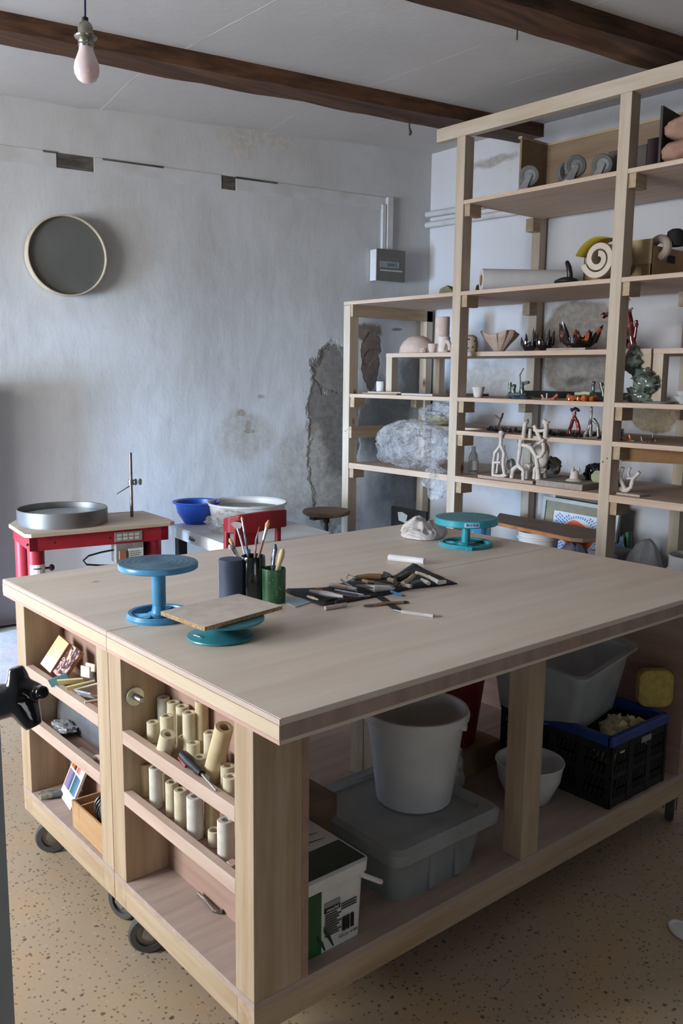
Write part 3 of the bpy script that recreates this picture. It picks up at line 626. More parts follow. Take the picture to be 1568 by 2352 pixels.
# folding crate
t = thing('folding_crate', 'black latticed folding crate with a blue rim under the near table', 'crate', (1.4, .32, DZ))
x0, x1, y0, y1, z0, z1 = 1.248, 1.545, .102, .50, DZ, .43
b = MB().box(x0, x1, y0, y1, z0, z0 + .006)
def lattice(b, p0, p1, inward):
    p0 = Vector(p0); p1 = Vector(p1); L_ = (p1 - p0).length; M = frame(p0, p1 - p0, (0, 0, 1))
    b.box(0, L_, -.003, .003, 0, .025, M).box(0, L_, -.003, .003, .085, .1, M).box(0, L_, -.003, .003, .165, .19, M)
    n = max(2, round(L_ / .1))
    for k in range(n + 1): xx = L_ * k / n; b.box(max(0, xx - .012), min(L_, xx + .012), -.005, .005, 0, .19, M)
    k = 0; xx = .02
    while xx < L_ - .02:
        for zz in (.025, .1):
            b.add([(xx, -.003, zz), (xx + .007, -.003, zz), (xx + .022, -.003, zz + .062), (xx + .015, -.003, zz + .062), (xx, .003, zz), (xx + .007, .003, zz), (xx + .022, .003, zz + .062), (xx + .015, .003, zz + .062)],
                  [(0, 1, 2, 3), (7, 6, 5, 4), (0, 4, 5, 1), (1, 5, 6, 2), (2, 6, 7, 3), (3, 7, 4, 0)], M)
        b.box(xx - .002, xx + .02, -.003, .003, .05, .056, M); b.box(xx - .002, xx + .02, -.003, .003, .128, .134, M)
        xx += .0155
for (q0, q1) in (((x0, y0, z0), (x1, y0, z0)), ((x0, y1, z0), (x0, y0, z0)), ((x1, y0, z0), (x1, y1, z0)), ((x1, y1, z0), (x0, y1, z0))): lattice(b, q0, q1, 0)
b.build('crate_body', BLACKM, t)
b = MB()
for (a0, a1_, b0, b1_) in ((x0 - .006, x1 + .006, y0 - .006, y0 + .012), (x0 - .006, x1 + .006, y1 - .012, y1 + .006), (x0 - .006, x0 + .012, y0, y1), (x1 - .012, x1 + .006, y0, y1)): b.box(a0, a1_, b0, b1_, z1 - .002, z1 + .028)
b.build('crate_rim', mat('crate_blue', '23418c', '1f3a80', rough=.4), t, bevel=.003)
MB().box(1.40, 1.45, .095, .0985, .402, .42).build('name_plate', mat('plate_grey', '8d8f90'), t)
# crumpled paper in the crate, clear bin and sponge
pap = mat('crumpled_paper', 'cfc79e', 'bdb68c', 10, rough=.8)
for k, (x, y, z, r, lb) in enumerate(((1.30, .15, .40, .04, 'crumpled cream paper ball at the front corner of the crate'), (1.37, .16, .41, .045, 'crumpled yellowish paper wad in the middle front of the crate'), (1.45, .15, .405, .045, 'crumpled paper ball near the right end of the crate'), (1.42, .2, .41, .04, 'paper wad behind the other crumpled balls in the crate'))):
    o = MB().blob((0, 0, 0), (r, r, r), k + 3, .45, 2.4, 20, 12).build('paper_wad', pap, smooth=True, sharp=14); o.location = (x, y, z); tag(o, lb, 'paper', 'crumpled paper in the crate')
CLR = mat('clear_plastic', 'c9cfd2', 'b9c0c4', rough=.25, alpha=.55)
bb = loft([(rrect(-.13, .13, -.14, .14, .03), 0), (rrect(-.15, .15, -.165, .165, .03), .2), (rrect(-.168, .168, -.182, .182, .03), .204), (rrect(-.168, .168, -.182, .182, .03), .214), (rrect(-.146, .146, -.16, .16, .03), .208), (rrect(-.127, .127, -.137, .137, .03), .004)])
o = bb.build('clear_bin', CLR, smooth=True); o.location = (1.37, .385, .445); o.rotation_euler = (R(6), R(-7), R(4)); tag(o, 'empty translucent plastic bin tilted on top of the black crate', 'bin')
o = MB().prism(rrect(-.055, .055, -.06, .06, .03), -.018, .018, frame((0, 0, 0), (.77, -.6, 0), (-.6, -.77, 0))).build('sponge', mat('sponge_yellow', 'c9b264', 'b39d52', 50, rough=.95, bump=.5), bevel=.006)
o.location = (1.565, .16, .52); tag(o, 'flat yellow sponge standing beside the clear bin', 'sponge')
# darker things further in
t = MB().lathe([(0, 0), (.09, 0), (.12, .24), (.127, .245), (.122, .25), (.112, .24), (.085, .01), (0, .008)], n=30).build('red_bucket', mat('dark_red_plastic', '7e1f24', '6d1a20', rough=.4), smooth=True)
t.location = (1.12, .62, DZ + .08); tag(t, 'dark red bucket far back under the tables, left of the middle leg', 'bucket')
t = MB().box(-.13, .13, -.11, .08, 0, .079).build('cardboard_box', CARD, bevel=.002); t.location = (1.12, .61, DZ); tag(t, 'low cardboard box under the dark red bucket', 'box')
t = MB().blob((0, 0, .09), (.065, .06, .095), 8, .25, 2.2, 24, 16, flat=0).build('clay_bag', mat('bag_grey', 'b4b6b6', '8f9293', 8, rough=.4, bump=.5), smooth=True, sharp=25); t.location = (.93, .46, DZ); tag(t, 'crumpled pale plastic bag standing between the bucket and the middle leg', 'bag')
t = MB().box(-.12, .12, -.16, .16, 0, .2).build('cardboard_box', mat('card_dark', '7a6250', '695343'), bevel=.002); t.location = (.32, .52, DZ); tag(t, 'brown cardboard box standing behind the green and white tub', 'box')
# ------------------------------------------------------------------ on the table top
BLUE = mat('blue_enamel', '4f97c4', '3f85b2', 8, rough=.32, lo=.35, hi=.7); BLUED = mat('blue_worn_top', '4b6f8c', '5b8099', 14, rough=.5)
def annulus_base(x, y, r, n=48, m=None, parent=None, h=.012, slots=3, a0=0.):
    """cast foot with curved openings"""
    b = MB(); ri, ro = r * .36, r * .8
    for i in range(n):
        a1, a2 = 2 * math.pi * i / n, 2 * math.pi * (i + 1) / n
        ph = ((a1 - a0) % (2 * math.pi)) / (2 * math.pi / slots); ph -= int(ph)
        segs = [(0.0, ri), (ro, r)] if .18 < ph < .82 else [(0.0, r)]
        for (u, v_) in segs:
            P = [(x + u * math.cos(a1), y + u * math.sin(a1)), (x + v_ * math.cos(a1), y + v_ * math.sin(a1)), (x + v_ * math.cos(a2), y + v_ * math.sin(a2)), (x + u * math.cos(a2), y + u * math.sin(a2))]
            if u == 0: P = P[:3] if False else [P[0], P[1], P[2]]
            b.prism(P, H + .0005, H + h)
    b.lathe([(r * .82, 0), (r, .002), (r + .002, h * .6), (r * .97, h + .004), (r * .86, h + .003), (r * .82, h * .6), (r * .82, 0)], (x, y, H), 48)
    return b.build('foot', m, parent, smooth=True)
# left banding wheel
x, y = .158, .733
t = thing('banding_wheel', 'tall blue banding wheel at the left end of the table', 'banding wheel', (x, y, H))
annulus_base(x, y, .080, m=BLUE, parent=t, h=.012, a0=.9)
MB().lathe([(0, .0), (.028, .0), (.03, .008), (.02, .014), (.0165, .03), (.0165, .035), (.0175, .036), (.0175, .118), (.014, .12), (.014, .13), (0, .13)], (x, y, H), 24).build('column', BLUE, t, smooth=True)
hd = MB().lathe([(0, .128), (.096, .128), (.099, .130), (.0995, .140), (.098, .1425), (0, .1425)], (x, y, H), 64).build('wheel_head', BLUE, t, smooth=True)
b = MB().lathe([(0, .1426), (.097, .1426), (.097, .1432), (0, .1432)], (x, y, H), 64)
for rr in (.03, .045, .06, .075, .09): b.lathe([(rr, .1432), (rr, .1437), (rr + .001, .1437), (rr + .001, .1432)], (x, y, H), 48)
b.build('top_face', BLUED, hd)
# low turntable with particle board
x, y = .187, .494
TEAL = mat('teal_enamel', '3f8f9c', '377f8c', 10, rough=.35)
t = thing('turntable', 'low teal turntable with a flared foot under a square board', 'turntable', (x, y, H))
MB().lathe([(0, .001), (.076, .001), (.078, .003), (.077, .006), (.05, .014), (.02, .021), (.012, .026), (.012, .034), (0, .034)], (x, y, H), 56).build('foot', TEAL, t, smooth=True)
MB().lathe([(0, .030), (.02, .031), (.09, .040), (.092, .042), (.092, .046), (.088, .047), (0, .047)], (x + .012, y - .004, H), 56).build('wheel_head', TEAL, t, smooth=True)
MB().box(-.012, .012, -.0008, .0008, -.008, .009, place((x - .056, y + .0, H + .0115), R(100), R(-68))).build('sticker', mat('sticker_white', 'dcdfdf'), t)
q = [Vector(p) for p in [(0.085,0.591,0.911),(0.324,0.622,0.911),(0.341,0.457,0.911),(0.096,0.413,0.911)]]
b = MB(); b.prism([(v.x, v.y) for v in q], .9085, .9185); o = b.build('particle_board_bat', mat('bat_top', 'd6cbc1', 'cabeb3', 30, rough=.85), bevel=.0006, loc=((q[0].x + q[2].x) / 2, (q[0].y + q[2].y) / 2, .9085)); tag(o, 'rectangular particle board lying on the low teal turntable', 'board')
o.data.materials.append(mat('bat_edge', 'b59a78', '8f7455', 160, rough=.95, bump=.6))
for f in o.data.polygons:
    if abs(f.normal.z) < .5: f.material_index = 1
# right banding wheel
x, y = 1.522, .922
AQ = mat('aqua_enamel', '2f9bb0', '3aa3b6', 10, rough=.35)
t = thing('banding_wheel', 'turquoise banding wheel with a printed label at the far end of the table', 'banding wheel', (x, y, H))
annulus_base(x, y, .098, m=AQ, parent=t, h=.010, a0=.2)
MB().lathe([(0, 0), (.032, .0), (.034, .009), (.016, .012), (.015, .08), (0, .08)], (x, y, H), 24).build('column', AQ, t, smooth=True)
MB().box(-.014, .014, -.012, .012, 0, .014, place((x - .065, y - .075, H + .0004), R(40))).build('lock_tab', AQ, t, bevel=.002)
hd = MB().lathe([(0, .078), (.112, .080), (.116, .083), (.116, .103), (.114, .105), (0, .105)], (x, y, H), 64).build('wheel_head', AQ, t, smooth=True)
MB().lathe([(0, .1052), (.112, .1052), (.112, .1058), (0, .1058)], (x, y, H), 64).build('top_face', mat('aqua_worn', '4a8794', '53909b', 14, rough=.5), hd)
av = math.atan2(-1.2148 - y, -.8928 - x) + .18
b = MB()
for k in range(8):
    a1 = av - .24 + .06 * k; a2 = a1 + .06
    P = [(x + r_ * math.cos(a_), y + r_ * math.sin(a_)) for r_, a_ in ((.1158, a1), (.1166, a1), (.1166, a2), (.1158, a2))]
    b.prism(P, H + .085, H + .101)
b.build('label', mat('label_pale', 'a9cfe0'), hd)
dv = Vector((math.cos(av), math.sin(av), 0)); text('ROHDE', .0125, mat('label_ink', '2c5ea0'), frame(Vector((x, y, H + .093)) + dv * .1162, (-dv.y, dv.x, 0), dv), hd, ext=.0012)
# brush pots
t = thing('brush_pot', 'closed slate blue cylinder pot, left of the three pots', 'pot', (.398, .768, H))
MB().lathe([(0, 0.0005), (.034, .0005), (.0345, .112), (.0335, .1155), (.027, .1165), (0, .1165)], (.398, .768, H), 40).build('pot_body', mat('slate_blue', '434e66', '38425a', 8, rough=.6), t, smooth=True)
b = MB(); ad = math.atan2(.75, -.66); 
for zz, hh in ((.03, .035), (.072, .03)): b.box(-.006, .006, -.0006, .0006, zz, zz + hh, frame(Vector((.398 + .0346 * math.cos(ad), .768 + .0346 * math.sin(ad), H)), (-math.sin(ad), math.cos(ad), 0), (0, 0, 1)))
b.build('label', mat('label_scrap', 'c9d3dc'), t)
PB = (.452, .742)
t = thing('brush_pot', 'black glazed pot holding brushes, the middle one of the three pots', 'pot', (PB[0], PB[1], H))
MB().lathe([(0, .0005), (.034, .0005), (.036, .05), (.0335, .118), (.032, .122), (.030, .118), (.031, .06), (.03, .01), (0, .008)], (PB[0], PB[1], H), 40).build('pot_body', mat('black_glaze', '15191a', '1e2b28', 14, rough=.15, coat=.5), t, smooth=True)
PG = (.480, .684)
t = thing('brush_pot', 'green speckled pot holding two modelling tools', 'pot', (PG[0], PG[1], H))
a = N('green_glaze'); co = a.n('ShaderNodeTexCoord').outputs['Object']; vo = a.n('ShaderNodeTexVoronoi', i_Vector=co, i_Scale=190.)
rc = a.n('ShaderNodeSeparateColor', i_0=vo.outputs['Color']); c = a.mix(a.ramp(a.noise(co, 14, 3), .4, .65), lin('3a6b45'), lin('2c573a'))
a.base(a.mix(a.math('MULTIPLY', a.ramp(vo.outputs['Distance'], .3, .2), a.ramp(rc.outputs[0], .8, .83)), c, lin('a9bda4'))); a.p.inputs['Roughness'].default_value = .35
MB().lathe([(0, .0005), (.0315, .0005), (.0325, .09), (.0315, .094), (.0295, .09), (.0285, .01), (0, .008)], (PG[0], PG[1], H), 40).build('pot_body', a.m, t, smooth=True)
def stick(name, label, cat, pts_, rads, m, group=None, parts=()):
    t = thing(name, label, cat, pts_[0], 0, group)
    MB().tube(pts_, rads, 10).build('handle', m, t, smooth=True)
    for (nm, P, rd, mm) in parts: MB().tube(P, rd, 10).build(nm, mm, t, smooth=True)
    return t
def brush(top, base, hr, handle_m, hair_m, label, hair=.025, fer=.02, fan=False, rr=.005):
    T = Vector(top); B = Vector(base); d = (T - B).normalized(); L_ = (T - B).length
    t = thing('paint_brush', label, 'brush', tuple(B), 0, 'brushes in the black pot')
    h1 = L_ - hair - fer
    MB().tube([B, B + d * h1 * .5, B + d * h1], [hr * .7, hr * 1.2, hr], 8).build('handle', handle_m, t, smooth=True)
    MB().tube([B + d * h1, B + d * (h1 + fer)], [hr * 1.05, rr * .9], 8).build('ferrule', STEEL, t, smooth=True)
    if fan:
        s_ = Vector((.76, -.64, 0)); b = MB(); q0 = B + d * (h1 + fer * .8)
        P = [q0 - s_ * .003, q0 - s_ * .017 + d * hair * .75, q0 - s_ * .011 + d * hair, q0 + d * hair * 1.1, q0 + s_ * .011 + d * hair, q0 + s_ * .017 + d * hair * .75, q0 + s_ * .003]
        n_ = s_.cross(d) * .0015; k = len(P)
        b.add([p - n_ for p in P] + [p + n_ for p in P], [tuple(range(k)), tuple(range(2 * k - 1, k - 1, -1))] + [(i, (i + 1) % k, k + (i + 1) % k, k + i) for i in range(k)])
        b.build('bristles', hair_m, t)
    else: MB().tube([B + d * (h1 + fer), B + d * (h1 + fer + hair * .5), T], [rr, rr * 1.2, rr * .25], 10).build('bristles', hair_m, t, smooth=True)
    return t
hw = mat('hair_pale', 'd9b98c', 'cda878'); hg = mat('hair_grey', 'c9c2c4', 'a39aa0'); wh = mat('handle_white', 'c9c9d0', 'b5b8c4'); bl = mat('handle_blue', '2e4166', '8fa0b8', 60); rd = mat('handle_red', '8e5f4e', 'a77662')
ZB = H + .012
def dd(p, q): return p
brush((0.447,0.819,1.068), (PB[0] + .006, PB[1] - .004, ZB), .0028, wh, hg, 'white fan brush standing in the black pot', fan=True, hair=.022)
brush((0.455,0.801,1.083), (PB[0] - .004, PB[1] - .012, ZB), .003, bl, hw, 'slim brush with a blue handle, the tallest in the black pot', hair=.012, fer=.03, rr=.0035)
brush((0.5,0.736,1.077), (PB[0] - .012, PB[1] + .006, ZB), .0035, rd, hw, 'round mop brush leaning far to the right out of the black pot', hair=.022, fer=.035, rr=.0055)
brush((0.434,0.833,1.019), (PB[0] + .014, PB[1] - .01, ZB), .003, wh, hw, 'short brush with a pale tip leaning left in the black pot', hair=.016, rr=.005)
brush((0.427,0.823,1.003), (PB[0] + .012, PB[1], ZB), .004, wh, hg, 'shortest grey tipped brush at the left rim of the black pot', hair=.014, rr=.006)
stick('needle_tool', 'thin pink spotted tool handle beside the mop brush in the black pot', 'tool', [(PB[0] - .008, PB[1] - .004, ZB), (0.474,0.759,1.021), (0.484,0.758,1.056)], [.003, .0032, .0008], mat('pink_spot', '8a6470', 'a98a94', 80))
stick('blue_spatula', 'pale blue flat stick inside the black pot', 'tool', [(PB[0], PB[1] + .012, ZB), (0.469,0.797,0.988)], [.009, .010], mat('pale_blue', '7fa6d0', '93b5d8'))
t = thing('modelling_knife', 'glossy dark blue curved handle standing in the green pot', 'tool', (PG[0] + .004, PG[1] + .006, ZB))
MB().tube([(PG[0] + .006, PG[1] + .004, ZB), (0.48,0.689,0.958), (0.483,0.691,0.982), (0.489,0.69,1.003), (0.49,0.693,1.017)], [.004, .006, .0065, .0065, .004], 12).build('handle', mat('blue_gloss', '23364f', '5f7f9f', 40, rough=.15), t, smooth=True)
MB().tube([(0.477,0.686,0.962), (0.484,0.688,1.004)], [.002, .002], 6).build('steel_edge', STEEL, t)
t = thing('modelling_tool', 'pale wooden rounded tool handle leaning right in the green pot', 'tool', (PG[0] - .006, PG[1] - .004, ZB))
MB().tube([(PG[0] - .006, PG[1] + .004, ZB), (0.479,0.664,0.96), (0.488,0.662,0.988), (0.492,0.662,1.002), (0.493,0.662,1.009)], [.004, .006, .0085, .0075, .003], 14).build('handle', mat('boxwood', 'd9c49a', 'cbb487', rough=.5), t, smooth=True)
# black cloth tool roll
def cloth_sheet(name, outline_fn, nu, nv, m, label, cat, th=.002, loc=None):
    b = MB()
    for i in range(nu + 1):
        for j in range(nv + 1): b.v.append(outline_fn(i / nu, j / nv))
    for i in range(nu):
        for j in range(nv): k = i * (nv + 1) + j; b.f.append((k, k + nv + 1, k + nv + 2, k + 1))
    o = b.build(name, m, smooth=True, sharp=60, loc=loc); s_ = o.modifiers.new('s', 'SOLIDIFY'); s_.thickness = th; s_.offset = 0
    return tag(o, label, cat)
ROLL = mat('roll_black', '20232a', '2d313a', 30, rough=.75, bump=.3)
Q = [Vector(p) for p in [(0.567,0.75,0.863),(0.549,0.556,0.863),(0.766,0.545,0.863),(0.871,0.556,0.863),(1.031,0.515,0.863)]]
T_ = [Vector(p) for p in [(0.591,0.771,0.863),(0.682,0.714,0.863),(0.791,0.734,0.863),(0.953,0.706,0.863),(1.104,0.776,0.863)]]
def rollfn(u, v_):
    def pl(P, u): k = min(int(u * (len(P) - 1)), len(P) - 2); f = u * (len(P) - 1) - k; return P[k].lerp(P[k + 1], f)
    p = pl(Q, u).lerp(pl(T_, u), v_); z = H + .0025 + .006 * max(0, noise.noise(Vector((u * 7, v_ * 4, 2)))) + (.012 * max(0, u - .8) / .2 * max(0, v_ - .4))
    return (p.x, p.y, z)
cloth_sheet('tool_roll', rollfn, 30, 12, ROLL, 'black fabric tool roll spread out in the middle of the table', 'tool roll', loc=(.85, .62, H))
Z1 = .873
def tool(pts_, rads, m, name, label, parts=(), cat='tool'):
    return stick(name, label, cat, pts_, rads, m, 'clay tools laid on the black tool roll', parts)
WD = mat('tool_wood', 'b08d6a', '9c7a58', rough=.6); WT = mat('tool_white', 'd6d3d3', 'c7c3c3', rough=.5); BKT = mat('tool_black', '1c1a1c', '2a2526', rough=.3); BRN = mat('tool_brown', '4a3436', '3d2b2e', rough=.4)
tool([(0.78,0.682,0.885),(0.814,0.67,0.885),(0.842,0.648,0.885)], [.008, .0105, .010], WD, 'loop_tool', 'large wooden handled loop tool across the top of the tool roll', (('ferrule', [(0.764,0.679,0.885),(0.78,0.682,0.885)], [.006, .008], STEEL), ('wire_loop', [(0.764,0.679,0.885),(0.73,0.664,0.885),(0.751,0.696,0.885),(0.785,0.728,0.885),(0.786,0.713,0.885),(0.77,0.682,0.885)], .0014, STEEL), ('steel_band', [(0.842,0.648,0.885),(0.853,0.64,0.885)], [.009, .008], DSTEEL)))
tool([(0.878,0.605,0.88),(0.903,0.615,0.88),(0.944,0.634,0.88)], [.009, .012, .012], BKT, 'rubber_tool', 'short thick black handled tool on the right half of the tool roll')
tool([(0.845,0.557,0.882),(0.891,0.577,0.882),(0.942,0.61,0.882)], [.007, .008, .007], mat('tool_beige', 'b9ab93', 'a89a83'), 'loop_tool', 'beige handled loop tool leaning beside the short black tool', (('wire_loop', [(0.851,0.563,0.88),(0.818,0.548,0.88),(0.818,0.561,0.88),(0.846,0.581,0.88),(0.856,0.573,0.88)], .0014, STEEL),))
tool([(0.984,0.642,0.88),(0.975,0.596,0.88),(0.964,0.568,0.88)], [.005, .006, .004], mat('tool_pale', 'cfc0a8', 'bfae94'), 'wooden_knife', 'pale wooden knife near the top right of the tool roll')
tool([(0.971,0.577,0.88),(0.943,0.507,0.88),(0.965,0.503,0.88)], [.006, .007, .006], WT, 'plastic_tool', 'white flat tool at the right end of the tool roll', (('blade', [(0.975,0.58,0.879),(0.908,0.525,0.879)], [.0015, .001], STEEL),))
tool([(0.935,0.57,0.877),(0.921,0.526,0.877)], [.006, .006], WT, 'plastic_tool', 'short white tool just left of the one at the right end')
tool([(0.877,0.554,0.878),(0.918,0.564,0.878)], [.005, .005], mat('tool_grey', '7d8691', '6a7480'), 'metal_tool', 'grey metal tool in the right half of the tool roll')
tool([(0.852,0.563,0.876),(0.855,0.534,0.876)], [.006, .006], mat('tool_ivory', 'c9c0b0', 'bdb3a2'), 'wooden_block', 'small ivory wooden piece at the front of the tool roll')
tool([(0.85,0.621,0.881),(0.849,0.594,0.881)], [.007, .007], mat('tool_sand', 'b6a58c', 'a8967c'), 'wooden_block', 'sand coloured wooden stub behind the oval steel scraper')
tool([(0.89,0.684,0.884),(0.881,0.653,0.884),(0.872,0.631,0.884)], [.005, .006, .004], BKT, 'clip', 'small black clip at the top edge of the tool roll', cat='clip')
o = MB().lathe([(0, 0), (.034, 0), (.036, .001), (.034, .002), (0, .002)], n=36, sx=1.15, sy=.55, M=Matrix.Rotation(R(-52), 4, 'Z')).build('steel_scraper', mat('scraper', '7c7870', '6b675f', rough=.45, metal=.5), smooth=True)
o.location = (0.752,0.597,0.879); tag(o, 'oval grey steel scraper in the middle of the tool roll', 'scraper')
tool([(0.684,0.691,0.877),(0.692,0.638,0.877),(0.706,0.601,0.877)], [.006, .008, .005], WT, 'plastic_tool', 'long white wedge tool at the upper left of the tool roll')
tool([(0.671,0.662,0.878),(0.676,0.638,0.878),(0.683,0.62,0.878)], [.004, .005, .004], mat('tool_peach', 'c4a080', 'b28f70'), 'wooden_tool', 'peach coloured wooden handle left of the oval scraper')
tool([(0.786,0.664,0.879),(0.784,0.637,0.879),(0.799,0.627,0.879)], [.005, .006, .004], mat('tool_rose', 'c9a796', 'b99786'), 'wooden_tool', 'rose wood handle under the large loop tool')
tool([(0.592,0.668,0.876),(0.607,0.612,0.876),(0.624,0.562,0.876)], [.004, .009, .004], WT, 'plastic_knife', 'long white plastic knife on the left half of the tool roll')
tool([(0.612,0.606,0.879),(0.631,0.566,0.879),(0.65,0.534,0.879)], [.005, .007, .006], BRN, 'loop_tool', 'dark brown handled tool beside the long white plastic knife', (('shaft', [(0.652,0.537,0.878),(0.684,0.518,0.878)], [.002, .0015], STEEL),))
tool([(0.646,0.625,0.88),(0.657,0.578,0.88),(0.671,0.531,0.88)], [.0025, .003, .002], mat('tool_sky', '7fa2c8', 'b5c4d6', 60), 'thin_tool', 'thin pale blue tool crossing the left half of the tool roll')
tool([(0.62,0.677,0.875),(0.627,0.652,0.875)], [.005, .004], mat('tool_amber', 'b8754a', 'a7663d'), 'wooden_tool', 'small amber wooden tool at the left of the tool roll')
tool([(0.748,0.718,0.877),(0.728,0.671,0.877),(0.721,0.642,0.877),(0.684,0.573,0.877)], [.003, .003, .002, .001], STEEL, 'metal_pick', 'thin steel pick lying diagonally left of the large loop tool')
tool([(0.552,0.628,0.875),(0.553,0.603,0.875),(0.552,0.58,0.875)], [.003, .004, .002], mat('tool_pale', 'cfc0a8'), 'wooden_knife', 'small pale wooden knife near the left front of the tool roll')
for k, (pp, lb) in enumerate((([(0.557,0.56,0.875),(0.594,0.555,0.875)], 'glossy black tool handle at the front left of the tool roll'), ([(0.571,0.531,0.875),(0.609,0.531,0.875)], 'second glossy black tool handle at the front of the tool roll'))): tool(pp, [.006, .005], BKT, 'modelling_tool', lb)
tool([(0.784,0.542,0.871),(0.777,0.509,0.871),(0.775,0.486,0.871)], [.0035, .0045, .003], mat('tool_vividblue', '2f7ac0', '2a6cae'), 'loop_tool', 'bright blue handled tool at the front edge of the tool roll', (('tip', [(0.783,0.494,0.868),(0.787,0.486,0.868)], [.002, .003], STEEL),))
tool([(0.747,0.644,0.876),(0.756,0.576,0.876),(0.806,0.552,0.876)], [.001, .011, .006], WT, 'plastic_rib', 'broad grey white wedge rib under the oval scraper')
tool([(0.785,0.608,0.881),(0.789,0.579,0.881),(0.802,0.548,0.881)], [.007, .006, .004], mat('olive_rib', '5f5c52', '524f46'), 'steel_rib', 'dark olive flat rib right of the oval scraper')
# strap and loose tools
S = [Vector(p) for p in [(0.739,0.564,0.864),(0.707,0.49,0.864),(0.674,0.412,0.864),(0.683,0.394,0.864)]]; S2 = [Vector(p) for p in [(0.762,0.571,0.864),(0.732,0.495,0.864),(0.701,0.425,0.864),(0.694,0.408,0.864)]]
b = MB()
for A_, B_ in zip(S, S2): b.v += [(A_.x, A_.y, H + .0006), (B_.x, B_.y, H + .0006), (B_.x, B_.y, H + .0035), (A_.x, A_.y, H + .0035)]
for i in range(3):
    for k in range(4): b.f.append((i * 4 + k, i * 4 + (k + 1) % 4, i * 4 + 4 + (k + 1) % 4, i * 4 + 4 + k))
b.f += [(0, 1, 2, 3), (15, 14, 13, 12)]
tag(b.build('roll_strap', ROLL, loc=(.7, .45, H)), 'black fabric strap trailing from the tool roll towards the viewer', 'strap')
t = stick('needle_tool', 'white handled needle tool lying in front of the tool roll', 'tool', [(0.669,0.381,0.865),(0.705,0.3,0.865)], [.0052, .0052], WT, None, (('needle', [(0.706,0.301,0.865),(0.72,0.285,0.865)], [.0012, .0008], STEEL), ('wire_loop', [(0.67,0.383,0.865),(0.668,0.401,0.865),(0.664,0.41,0.865),(0.67,0.411,0.865),(0.673,0.386,0.865)], .001, STEEL)))
t = stick('loop_tool', 'wooden handled tool lying across under the black strap', 'tool', [(0.655,0.477,0.865),(0.695,0.469,0.865),(0.743,0.449,0.865)], [.004, .0048, .004], mat('tool_oak', '9c7b57', 'ad8d68'), None, (('head', [(0.655,0.477,0.865),(0.639,0.483,0.865),(0.632,0.488,0.865)], [.004, .004, .002], DSTEEL), ('end_cap', [(0.743,0.449,0.865),(0.75,0.443,0.865),(0.753,0.436,0.865)], [.004, .004, .001], BRN)))
stick('clay_stick', 'short pinkish white stick in front of the left end of the tool roll', 'tool', [(0.532,0.527,0.866),(0.599,0.521,0.866)], [.006, .006], mat('stick_pink', 'd3c6c4', 'c5b7b5'))
o = MB().prism([(p[0] - .53, p[1] - .65) for p in [(0.496,0.659,0.86),(0.537,0.687,0.86),(0.57,0.662,0.86),(0.579,0.619,0.86),(0.487,0.596,0.86)]], .0006, .0026).build('palette_card', mat('card_blue', 'a8b6c6', '9dabbc', 20, rough=.4)); o.location = (.53, .65, H); tag(o, 'pale blue plastic card beside the green pot', 'card')
t = stick('plaster_roll', 'white paper wrapped stick lying alone behind the tool roll', 'roll', [(1.103,0.889,0.872),(1.126,0.835,0.872),(1.152,0.772,0.872)], [.0115, .0115, .0105], mat('paper_white', 'e6e8ec', 'd4d8de', 20, rough=.7, bump=.3))
# striped cloth
a = N('striped_towel'); co = a.n('ShaderNodeTexCoord').outputs['Object']; s_ = a.n('ShaderNodeSeparateXYZ', i_0=co)
wv = a.math('SINE', a.math('MULTIPLY_ADD', a.noise(co, 9, 3), 14., a.math('MULTIPLY', a.math('ADD', s_.outputs[1], a.math('MULTIPLY', s_.outputs[0], .5)), 560.)))
a.base(a.mix(a.ramp(wv, .75, .95, 0, .8), lin('d2cecf'), lin('a58f92'))); a.p.inputs['Roughness'].default_value = .95; a.bump(a.noise(co, 300, 2), .3, .002)
def rumple(name, c, rx, ry, hz, m, label, cat, seed, n=46, rz=0, ridge=9):
    b = MB()
    for i in range(n + 1):
        for j in range(n + 1):
            u = 2 * i / n - 1; v_ = 2 * j / n - 1; r = max(abs(u), abs(v_)) or 1e-6; l = math.hypot(u, v_) or 1e-6; uu, vv = u * r / l, v_ * r / l
            rad = 1 + .22 * noise.noise(Vector((math.atan2(v_, u) * 1.1 if l > .01 else 0, seed, 3)))
            q = noise.noise(Vector((uu * 1.6, vv * 1.6, seed))); w_ = 1 - abs(noise.noise(Vector((uu * ridge * .3 + q, vv * ridge * .3 - q, seed + 5)))) * 2.2
            d = max(0, 1 - (uu * uu + vv * vv)); z = hz * (d ** .6) * (.45 + .5 * q + .55 * w_ * .8) ; z = max(z, .002 if d > .0 else .0)
            b.v.append((uu * rx * rad, vv * ry * rad, max(z, .0015)))
    for i in range(n):
        for j in range(n): k = i * (n + 1) + j; b.f.append((k, k + n + 1, k + n + 2, k + 1))
    o = b.build(name, m, smooth=True, sharp=70); s_ = o.modifiers.new('s', 'SOLIDIFY'); s_.thickness = .0025; s_.offset = 1
    o.location = c; o.rotation_euler = (0, 0, rz); return tag(o, label, cat)
rumple('tea_towel', (1.585, 1.20, H), .088, .19, .062, a.m, 'crumpled white tea towel with thin stripes at the far corner of the table', 'towel', 2.3, rz=R(-48))
